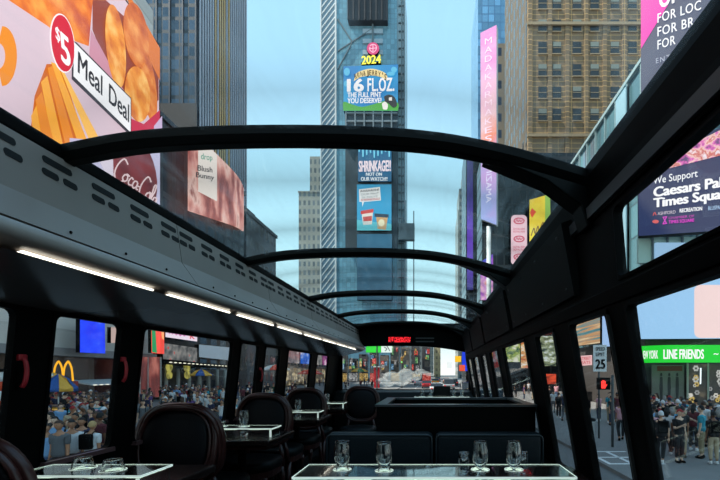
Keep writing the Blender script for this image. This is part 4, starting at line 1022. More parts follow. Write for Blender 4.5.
# pilaster strips & belt courses
mb = MB()
for px in (530, 549.7, 567, 586, 604.5, 624, 642): x = (px-VX)/F*70; mb.box(x-.35, x+.35, 69.82, 70, G+36, 108)
build('pilasters', mb, BR, bt)
for z_ in (CZ+41, CZ+60.5):
    mb = MB(); mb.box(BX0-.2, 46, 69.6, 70, z_, z_+.5); build('belt_course', mb, LINT, bt)
# darker wing whose long side recedes
t_ = bld('blue_glass_tower', 'pale blue glass tower glimpsed behind the tall pink screen', (478-VX)/F*128, (513-VX)/F*128, 128, 150, CZ+125, facade('blue_glass', rgb(70, 112, 150), rgb(96, 146, 186), 2, 2.6, .86, .86, .3, .3, .1), cap=False)
t_ = bld('white_edge_tower', 'tan stone setback block right behind the tall pink screen', (499-VX)/F*108, (513-VX)/F*108, 112, 124, CZ+92, facade('tan_setback', rgb(136, 124, 108), rgb(60, 78, 100), 2.6, 4.6, .6, .5, .3), cap=False)
# podium
PD = facade('dark_podium', rgb(40, 42, 46), rgb(28, 32, 38), 1.2, 2.4, .8, .8, .6, .4, .15)
bld('dark_screen_podium', 'dark podium block behind the vertical pink and yellow signs', (482-VX)/F*62, 40, 62, 69, CZ+34, PD, cap=False)
bld('violet_screen_block', 'dark block edged with a violet screen in the second roof bay', (466-VX)/F*96, (482-VX)/F*96, 96, 110, CZ+55, PD, cap=False)
flatsign('violet_screen', 'tall narrow violet screen left of the tall pink screen', 'screen', [(467, 150), (473, 150), (473, 290), (467, 290)], vgrad('violet_pic', [(.0, (40, 40, 120)), (.4, (110, 60, 200)), (.7, (50, 40, 130)), (1, (30, 30, 80))], CZ+18, CZ+55, .8), O=Vector((0, 95.5, 0)), R=(1, 0))
# tall pink screen
pk = vgrad('pink_orange_pic', [(.08, (150, 160, 220)), (.3, (200, 150, 215)), (.42, (238, 120, 70)), (.55, (240, 190, 200)), (.75, (238, 170, 220)), (.95, (222, 110, 200))], CZ+22, CZ+52, .9)
s = flatsign('tall_pink_screen', 'tall thin pink to orange vertical screen with faint white letters on the right', 'billboard', [(480.5, 33), (496.5, 25), (496.5, 225), (481, 219)], pk, O=Vector((8.4, 60, 0)), R=(.9, -.43), depth=.8, frame=pbr('pale_housing', (.5, .52, .53, 1), .6))
for i, c_ in enumerate('MADAKARMAKES'):
    y = 45+i*8.9; s.text(c_, (485, y), (492, y-2), (485, y-6), emi(250, 215, 235, 1), 3, .0)
s.text('AMAZING', (486.2, 203), (486.6, 160), (491.5, 202), emi(235, 225, 250, .95), 3, .0)
t_ = thing('sign_pole', 'pale pole under the tall pink screen', 'pole', (8.6, 60.2, G)); mb = MB(True); mb.tube([(8.6, 60.6, G), (8.6, 60.6, CZ+22)], .35, 10); build('shaft', mb, MATS['pale_housing'], t_); mb = MB(); mb.box(8, 9.2, 60, 61.2, G, G+.5); build('base', mb, MATS['pale_housing'], t_)
# pink oval sign
def rr(x0, y0, x1, y1, r, n=5):
    out = []
    for (cx, cy, a0) in ((x1-r, y0+r, -PI/2), (x1-r, y1-r, 0), (x0+r, y1-r, PI/2), (x0+r, y0+r, PI)):
        for k in range(n+1): a = a0+k*PI/2/n; out.append((cx+r*math.cos(a), cy+r*math.sin(a)))
    return out
s = flatsign('pink_oval_sign', 'pink vertical sign with rounded ends and stacked red ovals', 'sign', rr(511, 215, 527, 265, 4), emi(240, 196, 206, .9), O=Vector((0, 61, 0)), R=(1, 0), depth=.4)
OV = emi(200, 60, 90, .9)
for cy in (221, 239, 257):
    s.ell('oval', (519, cy), 5.6, 3.4, OV, 2, n=18); s.ell('oval', (519, cy), 4.4, 2.3, emi(240, 196, 206, .9), 3, n=18); s.stroke('script', [cut([(515.5, cy+1), (517, cy-1.4), (518, cy+1.2), (519.5, cy-1.2), (520.5, cy+1), (522.5, cy-1)], 3)], .8, OV, 4)
for cy in (229, 231.6, 247, 249.6): s.text('ROYAL FILM', (513.4, cy+1), (524.6, cy+1), (513.4, cy-.9), OV, 2, .02)
s = flatsign('yellow_sign', 'bright yellow sign with a red diamond beside the pink oval sign', 'sign', [(529.5, 200), (550, 194), (550.5, 222), (529.5, 250)], screen('yellow_pic', [(.35, (228, 190, 30)), (.6, (240, 214, 60))], .4, .95), O=Vector((0, 60.5, 0)), R=(1, 0), depth=.4)
s.poly('diamond', [(532, 208), (536, 212), (532, 218), (529.8, 213)], emi(230, 70, 40, .95), 2); s.stroke('script', [cut([(531, 236), (534, 228), (535, 234), (538, 226), (539, 231), (543, 222), (544, 228), (547, 220)], 4)], 1, emi(120, 80, 40, .9), 2)
s.poly('stripe', [(545, 195.5), (550, 194), (550.3, 222), (545, 229)], emi(150, 190, 80, .9), 2)
s = flatsign('magenta_mural_screen', 'small violet and pink picture screen low in the third roof bay', 'screen', [(480.5, 262), (493, 254), (493, 300), (480.5, 300)], screen('mural', [(.35, (60, 60, 180)), (.5, (170, 80, 190)), (.62, (230, 170, 200)), (.7, (240, 130, 70))], .5, .9), O=Vector((0, 61, 0)), R=(1, 0))
# coloured storefronts on the podium front
pp_ = [((486, 503, 318, 362), [(.35, (40, 50, 60)), (.6, (120, 130, 140))], 'slim grey shop screen'), ((505, 520, 330, 362), [(.35, (40, 90, 50)), (.5, (170, 190, 90)), (.65, (240, 240, 220))], 'green and cream shop screen'), ((521, 534, 340, 368), [(.35, (190, 80, 40)), (.5, (230, 170, 90)), (.65, (245, 240, 230))], 'orange and cream shop screen'),
       ((538, 553, 318, 332), [(.35, (150, 50, 20)), (.6, (245, 110, 50))], 'orange lit shop sign'), ((540, 556, 336, 366), [(.35, (30, 50, 40)), (.55, (150, 160, 120)), (.65, (210, 220, 220))], 'pale green shop window'), ((541, 556, 374, 384), [(.35, (120, 30, 16)), (.6, (240, 80, 40))], 'low orange-red shop sign')]
for i, (r_, c_, lb) in enumerate(pp_):
    flatsign('shop_screen', lb+' on the podium seen through the right-hand windows', 'screen', [(r_[0], r_[2]), (r_[1], r_[2]), (r_[1], r_[3]), (r_[0], r_[3])], screen('podium_pic%d' % i, c_, 1.2, .85, stretch=(1, 1, 2)), O=Vector((0, 61.4, 0)), R=(1, 0))

# --- right corner building: side face at X=15.6, front at Y=30
cb = thing('corner_screen_building', 'glass corner building on the right carrying the large screens', 'building', (25, 38, G))
CGL = facade('corner_glass', rgb(70, 96, 104), rgb(90, 130, 140), 1.9, 2.6, .94, .95, .35, .3, .1)
mb = MB(); mb.box(15.9, 45, 30, 50, CZ+2.6, CZ+23.5); build('upper_wall', mb, CGL, cb)
mb = MB(); mb.box(16.2, 45, 30.4, 50, G, CZ+2.6); build('shop_wall', mb, pbr('shop_grey', rgb(70, 66, 64), .6), cb)
mb = MB()
for i in range(10): mb.box(15.7, 15.9, 30.1+i*2.1, 30.2+i*2.1, CZ+2.6, CZ+23.5)
mb.box(15.65, 15.9, 30, 50, CZ+23.3, CZ+23.6); build('mullions', mb, pbr('pale_mullion', rgb(150, 176, 180), .4), cb)
mb = MB(); mb.box(15.6, 15.9, 32.2, 34.0, CZ+5, CZ+23); build('light_panel', mb, pbr('pale_glass_panel', rgb(150, 190, 205), .2), cb)
# stripe screens of the side face seen through the narrow right windows
s = flatsign('striped_side_screen', 'stack of orange, blue and cream striped screens seen through the narrow right window', 'screen', [(576, 292), (600, 283), (600, 343), (576, 346)], screen('stripes', [(.25, (28, 70, 84)), (.4, (60, 130, 140)), (.5, (196, 140, 84)), (.58, (225, 205, 165)), (.66, (170, 90, 40)), (.78, (50, 66, 74))], .22, .85, stretch=(.3, .3, 11)), O=Vector((15.1, 40, 0)), R=(0, -1))
s.stroke('arrow', [[(597, 302.5), (600, 301.5)], [(598.8, 299.5), (601.5, 301.6), (599.3, 304.5)]], .9, emi(255, 80, 40, 1.1), 3)
flatsign('pale_blue_screen', 'pale blue vertical screen beside the striped screens', 'screen', [(602.5, 282), (612, 276), (614, 346), (602.5, 347)], emi(150, 186, 232, .9), O=Vector((15.1, 40, 0)), R=(0, -1))
flatsign('dim_picture_screen', 'dim coloured picture screen on the far end of the side wall', 'screen', [(569, 380), (582, 380), (582, 398), (569, 397)], screen('dim_pic', [(.35, (40, 20, 24)), (.55, (130, 40, 40)), (.7, (190, 170, 170))], .8, .7), O=Vector((15.1, 40, 0)), R=(0, -1))
# navy and magenta billboard above
vx1 = -200; R1 = ((432-vx1)/F, -1)
s = flatsign('navy_magenta_billboard', 'navy and magenta billboard with white capitals at the upper right', 'billboard', [(641, -20), (735, -55), (735, 108), (641, 138)], emi(52, 60, 96, .85), O=Vector((15.6, 29.2, 0)), R=R1, depth=.5)
s.poly('magenta_field', [(641, -20), (668, -28), (668, 5), (641, 49)], emi(236, 10, 170, .95), 2)
s.text('OF A', (659, 9), (694, -5), (659, -9), WHT, 3, .045, spacing=1.05)
s.text('FOR LOC', (657.5, 23.5), (701, 10), (657.5, 14.5), WHT, 3, .012, spacing=1.1); s.text('FOR BR', (657.5, 37), (694, 26.5), (657.5, 28), WHT, 3, .012, spacing=1.1)
s.text('FOR', (657.5, 50), (675.5, 44.5), (657.5, 41.2), WHT, 3, .012, spacing=1.1); s.text('ENT', (656, 64), (670, 60), (656, 59), emi(190, 195, 215, .8), 3, 0, spacing=1.3)
vx2 = -500; R2 = ((432-vx2)/F, -1)
s = flatsign('support_billboard', 'navy billboard reading We Support in white on the right', 'billboard', [(638, 160), (735, 122), (735, 229.5), (638.5, 236)], emi(24, 34, 84, .9), O=Vector((15.2, 29.0, 0)), R=R2, depth=.6)
s.poly('picture', [(660, 160), (735, 123), (735, 152), (661, 170.5)], screen('crowd_pic', [(.32, (90, 60, 110)), (.42, (220, 90, 180)), (.5, (240, 200, 190)), (.58, (200, 80, 70)), (.68, (245, 230, 235)), (.78, (70, 110, 190))], 1.9, .95, detail=5), 2)
s.text('We Support', (653, 184.5), (697.5, 177), (653, 177.5), WHT, 3, .006)
s.text('Caesars Pal', (653.2, 197.3), (722, 187), (653.2, 188.0), WHT, 3, .045, spacing=.97); s.text('Times Squa', (653.2, 207.8), (721, 198.8), (653.2, 199), WHT, 3, .045, spacing=.97)
s.text('ASHFORD', (657.5, 215.5), (675.5, 213.7), (657.5, 212.4), emi(220, 205, 215, .9), 3, 0); s.stroke('emblem', [cut([(653, 216), (654.5, 212.5), (656, 215.6)], 3)], .8, emi(220, 80, 70, .9), 3)
s.text('RECREATION', (679.5, 212.8), (702, 210.6), (679.5, 209.2), WHT, 3, .04); s.text('BLUSPARK', (708, 210.5), (724, 209), (708, 206.8), emi(180, 210, 240, .9), 3, .01)
s.ell('emblem', (655.5, 221.8), 3.2, 1.8, emi(215, 90, 90, .9), 3, n=14)
s.stroke('emblem', [[(663, 217.5), (666.5, 224)], [(666.5, 217), (663, 224)], [(662.5, 217.6), (667, 217)], [(662.5, 224.2), (667, 223.6)]], .8, emi(225, 60, 200, .95), 3)
s.text('CHAMBER OF', (668.5, 219.6), (694, 217.4), (668.5, 217.2), emi(215, 60, 190, .9), 3, .0); s.text('TIMES SQUARE', (668.5, 223.8), (694, 221.8), (668.5, 220.8), emi(225, 60, 200, .95), 3, .03)
# column between billboards, pale wall strips below
t_ = thing('pale_facade_strip', 'pale glass strip and green column under the navy billboard', 'facade', (18, 29.8, CZ+8))
mb = MB(); mb.box((640-VX)/F*29.5, 24, 29.7, 29.95, CZ+(372-262)/F*29.5, CZ+(372-236)/F*29.5); build('wall_strip', mb, pbr('pale_green_wall', rgb(168, 200, 190), .5), t_)
mb = MB(); mb.box((655-VX)/F*29.5, 24, 29.4, 29.6, CZ+(372-275)/F*29.5, CZ+(372-243)/F*29.5)
build('light_panel', mb, emi(150, 190, 225, .8), t_)
mb = MB()
for i in range(6): x = 15.6+.7+i*1.1; mb.box(x, x+.1, 29.55, 29.7, CZ+(372-275)/F*29.5, CZ+(372-230)/F*29.5)
build('mullions', mb, MATS['mast_grey'], t_)
# big pale blue screen (cartoon left out)
s = flatsign('sky_blue_screen', 'large pale blue screen over the green lettered band, with a plain pale pink area', 'billboard', [(636, 300), (735, 262), (735, 338.5), (641, 339)], emi(150, 194, 232, .95), O=Vector((14.6, 28.5, 0)), R=(1, 0), depth=.6)
s.poly('pink_field', rr(694, 285, 740, 338, 6), emi(238, 208, 206, .95), 2)
# green band: curved at its left
gb = thing('green_name_band', 'bright green band with white lettering above the right-hand shop', 'sign', (18, 28, CZ+.8))
GRN = emi(20, 205, 40, .95)
def gx(u): # u 0..1 -> plan position along the rounded corner
    if u < .28:
        a = PI+ (PI/2)*(u/.28); return Vector((16.9+1.9*math.cos(a), 29.4+1.9*math.sin(a)*1.0, 0))
    return Vector((16.9+(u-.28)/.72*8, 27.5, 0))
mb = MB(); n = 30
for i in range(n):
    a = gx(i/n); b_ = gx((i+1)/n); z0, z1 = CZ+.66, CZ+1.86
    c_ = Vector((0, .4, 0)); mb.hexa([(a.x, a.y, z0), (b_.x, b_.y, z0), (b_.x, b_.y+.4, z0), (a.x, a.y+.4, z0)], [(a.x, a.y, z1), (b_.x, b_.y, z1), (b_.x, b_.y+.4, z1), (a.x, a.y+.4, z1)])
build('band', mb, GRN, gb)
def gtext(body, u0, u1, z0, h, bold=.03):
    vs, fs = text_mesh(body, bold); x0 = min(v.x for v in vs); x1 = max(v.x for v in vs); ch_ = capheight(); mb = MB(); P = []
    for v in vs:
        u = u0+(u1-u0)*(v.x-x0)/(x1-x0); a = gx(u); b_ = gx(u+.004); t = (b_-a).normalized(); nn = t.cross(Vector((0, 0, 1)))
        if nn.y > 0: nn = -nn
        P.append((a.x+nn.x*.03, a.y+nn.y*.03, z0+v.y/ch_*h))
    mb.add(P, fs); build('lettering', mb, WHT, gb, fix=False)
gtext('NEW YORK', .06, .165, CZ+.95, .55); gtext('LINE FRIENDS', .195, .44, CZ+.92, .62, .04); gtext('LINE FRIENDS', .60, .86, CZ+.92, .62, .04)
gtext('~', .50, .53, CZ+1.1, .35)
# shop windows under the band
t_ = thing('toy_shop_window', 'shop window of pale flower shapes under the green band', 'shop window', (20, 29.5, G))
q = Sign((0, 29.6, 0), (1, 0), t_)
q.poly('pane', [(687, 364), (740, 364), (740, 418), (687, 418)], screen('shop_dark', [(.35, (26, 24, 26)), (.6, (56, 50, 44)), (.72, (96, 86, 70))], 1.5, .7), 1, .1)
fl = []
for i in range(34):
    cx = 688+rs.random()*42; cy = 368+rs.random()*34
    if 700 < cx < 708: continue
    fl.append((cx, cy))
for cx, cy in fl:
    w = rs.uniform(1.1, 2.3); m = MB()
    for kk in range(6):
        a = kk*PI/3; m.prism([q.hit((cx+w*math.cos(a)+.55*w*math.cos(b_), cy+w*math.sin(a)+.55*w*math.sin(b_)))+q.off(3) for b_ in [j*PI/3 for j in range(6)]], -q.N*.02)
    build('flower', m, emi(*rs.choice([(220, 215, 205), (190, 190, 185), (200, 170, 90), (150, 150, 150)]), .75), t_)
q.poly('tube_light', [(699.5, 368), (700.8, 368), (700.4, 384), (699.2, 384)], emi(235, 250, 255, 1.2), 4)
q.polys('mullion', [[(686, 363), (688, 363), (688, 420), (686, 420)], [(706.5, 363), (708.5, 363), (708.5, 420), (706.5, 420)]], MATS['stone'], 4)
t_ = thing('mural_wall', 'grey mural of standing figures on the shop wall at the right', 'mural', (16.5, 29.8, G))
q = Sign((0, 29.7, 0), (1, 0), t_)
q.poly('panel', [(652, 365), (684, 365), (684, 415), (652, 415)], pbr('mural_grey', rgb(112, 108, 104), .7, noise=.3, nscale=.8), 1, .1)
figs = []
for cx in (661, 669, 677): figs += [[(cx-1.2, 377), (cx+1.2, 377), (cx+1.6, 388), (cx+.8, 402), (cx-.9, 402), (cx-1.6, 388)]]
q.polys('figure', figs, pbr('mural_dark', rgb(52, 48, 50), .7), 2)
for cx in (661, 669, 677): q.ell('head', (cx, 374.6), 1.1, 1.8, MATS['mural_dark'], 2, n=12)
q.polys('banner', [[(657, 366), (682, 366), (682, 371), (657, 371)]], pbr('mural_red', rgb(110, 56, 44), .7), 2)

# ------------------------------------------------------------ street things
def cyl(name, x, y, z0, z1, r, mat, par, n=10):
    mb = MB(True); mb.tube([(x, y, z0), (x, y, z1)], r, n); return build(name, mb, mat, par)
POLE = pbr('pole_grey', rgb(70, 74, 76), .5)
# steam chimney
sx, sy = -13.05, 12.4
t_ = thing('steam_chimney', 'orange and white striped steam chimney at the far left window', 'chimney', (sx, sy, G))
ORS = pbr('orange_stripe', rgb(205, 70, 36), .6)
z0 = G+.1
for i in range(10):
    o = cyl('stripe_ring', sx, sy, z0+i*.29, z0+(i+1)*.29, .26, ORS if i % 2 == 0 else WHITEP, t_, 18)
mb = MB(True); mb.lathe([(.42, 0), (.40, .06), (.3, .14)], (sx, sy, G), 18); build('base', mb, ORS, t_)
mb = MB(True); mb.lathe([(.27, 0), (.31, .03), (.31, .08), (.24, .1)], (sx, sy, z0+2.9), 18); build('rim', mb, BLKM, t_)
# umbrellas of the food carts
def umbrella(x, y, z, r, ca, cb, label, cart=True):
    t = thing('vendor_umbrella', label, 'umbrella', (x, y, G), 'vendor umbrellas')
    n = 8
    for half, m in ((0, ca), (1, cb)):
        mb = MB()
        for i in range(n):
            if i % 2 != half: continue
            a = 2*PI*i/n; b_ = 2*PI*(i+1)/n
            P = lambda rr_, zz, an: (x+rr_*math.cos(an), y+rr_*math.sin(an), z+zz)
            mb.prism([P(.03, .62, a), P(r*.55, .42, a), P(r, 0, a), P(r, -.16, a), P(r, -.16, b_), P(r, 0, b_), P(r*.55, .42, b_), P(.03, .62, b_)], (0, 0, .015))
        build('canopy_panels', mb, m, t)
    cyl('pole', x, y, G, z+.6, .03, STEEL, t)
    cyl('base', x, y, G, G+.08, .28, BLKM, t, 16)
UB = pbr('umbrella_blue', rgb(40, 84, 150), .7); UY = pbr('umbrella_yellow', rgb(214, 160, 60), .7); UW = pbr('umbrella_white', rgb(225, 222, 215), .7); UR = pbr('umbrella_red', rgb(214, 60, 34), .7); UG = pbr('umbrella_green', rgb(60, 120, 70), .7)
umbrella(-17.0, 18.2, CZ-.72, .68, UB, UY, 'blue and yellow vendor umbrella below the golden arches')
umbrella(-20.0, 20.5, CZ-.5, 1.0, UY, UW, 'yellow and white vendor umbrella left behind the blue and yellow one')
umbrella(-26.5, 46, CZ-.3, 1.2, UB, UY, 'blue and yellow vendor umbrella far off by the theatre canopy')
umbrella(-21.5, 55, CZ+.4, 2.0, UR, UW, 'red and white umbrella seen in the narrow left window')
umbrella(-19.5, 64, CZ-.2, 2.0, UR, UR, 'all-red umbrella seen behind the second left table glasses')
umbrella(-14.6, 80, CZ+.2, 1.8, UG, UY, 'green and yellow umbrella at the left of the windscreen view')
def cart(x, y, label, body, g):
    t = thing('vendor_cart', label, 'food cart', (x, y, G), 'vendor carts')
    mb = MB(); mb.box(x-.8, x+.8, y-.45, y+.45, G+.35, G+1.15); build('body', mb, body, t, .03)
    mb = MB(); mb.box(x-.85, x+.85, y-.5, y+.5, G+1.15, G+1.2); build('counter', mb, STEEL, t)
    mb = MB(); mb.box(x-.7, x+.7, y-.46, y-.452, G+.5, G+1.05); build('sign_panel', mb, g, t)
    for dx in (-.5, .5):
        for dy in (-.42, .42):
            m = MB(True); m.tube([(x+dx, y+dy-.03, G+.2), (x+dx, y+dy+.03, G+.2)], .2, 14); build('wheel', m, BLKM, t)
cart(-16.9, 19.2, 'steel food cart under the blue and yellow umbrella', STEEL, screen('cart_menu', [(.35, (110, 70, 20)), (.55, (220, 180, 90)), (.68, (240, 235, 220))], 5, .7))
cart(-20.2, 21.6, 'yellow food cart under the yellow and white umbrella', UY, MATS['cart_menu'])
# lit awning on the left shop
t_ = thing('shop_awning', 'glass awning lined with white lights on the left shopfront', 'awning', (-26.8, 33, CZ-.9))
mb = MB(); a = wallL(29.5, -.0); b_ = wallL(35, 0.); mb.hexa([(a.x, a.y, CZ-.7), (b_.x, b_.y, CZ-.7), (b_.x+2.0, b_.y, CZ-1.0), (a.x+2.0, a.y, CZ-1.0)], [(a.x, a.y, CZ-.6), (b_.x, b_.y, CZ-.6), (b_.x+2.0, b_.y, CZ-.92), (a.x+2.0, a.y, CZ-.92)]); build('canopy', mb, pbr('awning_glass', (.45, .5, .52, 1), .3), t_)
for i in range(9):
    mb = MB(True); y_ = 29.8+i*.62; mb.ellip((wallL(y_).x+2.02, y_, CZ-.96), (.05, .2, .045), 8, 5); build('bulb', mb, emi(255, 252, 235, .9), t_)
# signals and signs at the right kerb
t_ = thing('walk_signal', 'pedestrian signal showing a red hand by the right kerb', 'traffic signal', (6.85, 16, G))
cyl('pole', 7.22, 16.0, G, CZ-.12, .05, POLE, t_)
mb = MB(); mb.box(7.07, 7.2, 15.95, 16.03, CZ-.5, CZ-.42); build('bracket', mb, POLE, t_)
mb = MB(); mb.box(6.62, 7.08, 15.86, 16.12, CZ-.70, CZ-.22); build('housing', mb, BLKM, t_, .02)
q = Sign((0, 15.85, 0), (1, 0), t_)
HR = emi(255, 50, 40, 1.5)
hx, hy = 603.5, 384.5
def vz(p): return (hx+p[0], hy+p[1])
q.polys('lit_hand', [[vz((-2.2, 4)), vz((-2.4, 0)), vz((2.0, 0)), vz((1.8, 4))]]+[[vz((-2.4+i*1.15, .2)), vz((-2.4+i*1.15, -3.4-[0, .9, .8, 0][i])), vz((-1.5+i*1.15, -3.4-[0, .9, .8, 0][i])), vz((-1.5+i*1.15, .2))] for i in range(4)]+[[vz((1.8, 2.8)), vz((3.6, .4)), vz((3.0, -.4)), vz((1.8, .8))]], HR, 1)
t_ = thing('speed_limit_sign', 'white speed limit 25 sign right of the small pink sign', 'road sign', (7.55, 18.05, G))
cyl('pole', 7.56, 18.12, G, CZ+1.3, .04, POLE, t_)
mb = MB(); mb.box(7.26, 7.86, 18.0, 18.03, CZ+.02, CZ+1.22); build('plate', mb, WHITEP, t_)
q = Sign((0, 17.99, 0), (1, 0), t_); DP = pbr('black_paint', (.02, .02, .02, 1), .6)
q.text('SPEED', (595.5, 350.5), (604.8, 350.5), (595.5, 347.2), DP, 1, .02); q.text('LIMIT', (595.8, 356), (604.6, 356), (595.8, 352.6), DP, 1, .02); q.text('25', (595.2, 368.5), (605.2, 368.5), (595.2, 359.6), DP, 1, .04)
s = flatsign('pink_text_sign', 'small pale pink sign left of the speed limit sign', 'sign', [(578.5, 356), (592, 355), (592, 365), (578.5, 366)], emi(240, 190, 190, .9), O=Vector((0, 24, 0)), R=(1, 0))
s.text('STREET', (580, 360), (590.5, 359.5), (580, 357.2), emi(200, 60, 70, .9), 3, .02); s.text('EATS', (581, 364), (590, 363.5), (581, 361.4), emi(200, 60, 70, .9), 3, .02)
t_ = thing('sign_post', 'thin grey post carrying the small pink sign', 'post', (9.2, 24.3, G)); cyl('shaft', 9.2, 24.5, G, CZ+1, .06, POLE, t_); cyl('foot', 9.2, 24.5, G, G+.1, .14, POLE, t_)
t_ = thing('litter_bin', 'pale grey litter bin standing at the right kerb', 'bin', (6.55, 15.6, G)); mb = MB(True); mb.lathe([(.28, 0), (.3, .1), (.32, .85), (.34, .95)], (6.55, 16.9, G), 16); build('body', mb, pbr('bin_grey', rgb(170, 170, 168), .6), t_); mb = MB(True); mb.lathe([(.35, .95), (.34, 1.03), (.12, 1.1)], (6.55, 16.9, G), 16); build('lid', mb, BLKM, t_)
t_ = thing('sandwich_board', 'white sandwich board standing left of the litter bin', 'board', (5.95, 16.2, G))
for sg in (-1, 1):
    mb = MB(); mb.prism([(5.7, 16.2+sg*.22, G), (6.2, 16.2+sg*.22, G), (6.2, 16.2+sg*.02, G+1.0), (5.7, 16.2+sg*.02, G+1.0)], (0, .02, 0)); build('panel', mb, WHITEP, t_)
# traffic light and lamps ahead
def signal(x, y, label):
    t = thing('traffic_light', label, 'traffic light', (x, y, G), 'traffic lights'); cyl('pole', x, y+.2, G, CZ+3.4, .09, POLE, t)
    mb = MB(); mb.box(x-.2, x+.2, y-.15, y+.15, CZ+1.6, CZ+2.8); build('housing', mb, UY, t, .03)
    for i, c_ in enumerate([(90, 20, 20), (90, 70, 20), (70, 240, 150)]):
        m = MB(True); m.tube([(x, y-.2, CZ+2.6-i*.38), (x, y-.16, CZ+2.6-i*.38)], .13, 12); build('lamp', m, emi(*c_, 1), t)
signal(8.6, 62-4, 'yellow traffic light at the right kerb in the windscreen view'); signal(-5.6, 74, 'yellow traffic light left of the street in the windscreen view')
def lamp(x, y, label):
    t = thing('street_lamp', label, 'street lamp', (x, y, G), 'street lamps'); mb = MB(True); mb.tube(cut([(x, y, G), (x, y, G+6), (x+.2, y, G+7.6), (x+1.6, y, G+8)], 4), .09, 8); build('pole', mb, POLE, t)
    mb = MB(True); mb.ellip((x+1.8, y, G+7.95), (.35, .15, .08), 10, 6); build('lamp_head', mb, POLE, t); cyl('base', x, y, G, G+.8, .18, POLE, t)
lamp(-6.6, 48, 'tall curved street lamp left of the road'); lamp(-6.6, 90, 'further street lamp left of the road')
# steam: nobody could count the puffs
stm = bpy.data.materials.new('steam'); stm.use_nodes = True; nt = stm.node_tree; nt.nodes.clear()
o_ = nt.nodes.new('ShaderNodeOutputMaterial'); tr_ = nt.nodes.new('ShaderNodeBsdfTransparent'); df_ = nt.nodes.new('ShaderNodeBsdfDiffuse'); ts_ = nt.nodes.new('ShaderNodeBsdfTranslucent')
df_.inputs['Color'].default_value = (.93, .97, .96, 1); ts_.inputs['Color'].default_value = (.93, .97, .96, 1); a_ = nt.nodes.new('ShaderNodeMixShader'); a_.inputs[0].default_value = .5
nt.links.new(df_.outputs[0], a_.inputs[1]); nt.links.new(ts_.outputs[0], a_.inputs[2])
lw = nt.nodes.new('ShaderNodeLayerWeight'); lw.inputs['Blend'].default_value = .5; mr = nt.nodes.new('ShaderNodeMapRange'); mr.inputs['To Min'].default_value = .3; mr.inputs['To Max'].default_value = 0
nt.links.new(lw.outputs['Facing'], mr.inputs['Value']); m_ = nt.nodes.new('ShaderNodeMixShader'); nt.links.new(mr.outputs[0], m_.inputs[0]); nt.links.new(tr_.outputs[0], m_.inputs[1]); nt.links.new(a_.outputs[0], m_.inputs[2]); nt.links.new(m_.outputs[0], o_.inputs['Surface'])
mb = MB(True)
for i in range(11):
    u = i/10; c_ = at(382+48*u, 381-9*u+3*math.sin(i*2.1), 70); mb.ellip(tuple(c_), (.9+.7*math.sin(PI*min(1, u+.2)), 1.0, .35+.75*math.sin(PI*min(1, u+.15))*rs.uniform(.7, 1.1)), 12, 8)
o = build('street_steam', mb, stm); rm = o.modifiers.new('Remesh', 'REMESH'); rm.mode = 'VOXEL'; rm.voxel_size = .16; rm.use_smooth_shade = True; tag(o, 'white steam drifting over the road ahead of the bus', 'steam', None, 'stuff')
t_ = thing('red_kiosk', 'tall narrow red kiosk in the left half of the windscreen view', 'kiosk', (-10.3, 75, G))
mb = MB(); mb.box(-10.9, -9.9, 75, 76, G, CZ+.9); build('body', mb, pbr('kiosk_red', rgb(190, 30, 40), .5), t_, .05); mb = MB(); mb.box(-11, -9.8, 74.9, 76.1, CZ+.9, CZ+1.1); build('cap', mb, WHITEP, t_)

# ------------------------------------------------------------ vehicles
TYRE = pbr('tyre', (.02, .02, .02, 1), .8); CGLS = pbr('car_glass', (.02, .025, .03, 1), .08); TAIL = emi(220, 20, 20, .9); HUB = STEEL
def make_car(kind):
    t = thing('car', '', 'car')
    L, W, H = (4.6, 1.85, 1.5) if kind == 'car' else (5.2, 2.0, 1.9)
    prof = [(-L/2, .45), (-L/2, .85), (-L/2+.1, 1.0), (-L*.26, 1.02), (L*.22, .98), (L/2-.15, .78), (L/2, .6), (L/2, .4), (L/2-.2, .3), (-L/2+.2, .3)]
    mb = MB(); mb.hexa([(-W/2, y, z) for y, z in prof], [(W/2, y, z) for y, z in prof]); build('body', mb, WHITEP, t, .06)
    cab = [(-L*.42, 1.0), (-L*.30, H-.04), (L*.08, H-.02), (L*.24, .98)]
    mb = MB(); mb.hexa([(-W/2+.12, y, z) for y, z in cab], [(W/2-.12, y, z) for y, z in cab]); build('windows', mb, CGLS, t, .05)
    mb = MB(); mb.box(-W/2+.2, W/2-.2, -L*.30, L*.09, H-.04, H+.02); build('roof', mb, WHITEP, t, .03)
    for sx_ in (-1, 1):
        for yy in (-L*.3, L*.3):
            m = MB(True); m.tube([(sx_*(W/2-.2), yy, .33), (sx_*(W/2+.01), yy, .33)], .33, 16); w = build('wheel', m, TYRE, t)
            m = MB(True); m.tube([(sx_*(W/2), yy, .33), (sx_*(W/2+.02), yy, .33)], .18, 12); build('hubcap', m, HUB, w)
        m = MB(); m.box(sx_*(W/2-.28)-.14, sx_*(W/2-.28)+.14, -L/2-.015, -L/2+.05, .68, .84); build('tail_light', m, TAIL, t)
    return t
def grab(t):
    out = list(t.children); KIDS[t.name] = out
    for c in out: KIDS[c.name] = list(c.children)
ca = make_car('car'); grab(ca); su = make_car('suv'); grab(su)
CP_ = {n: pbr('paint_'+n, rgb(*c), .25, coat=.5) for n, c in dict(white=(205, 208, 210), red=(150, 24, 30), yellow=(226, 170, 30), black=(24, 26, 30), silver=(140, 146, 150), blue=(30, 60, 110)).items()}
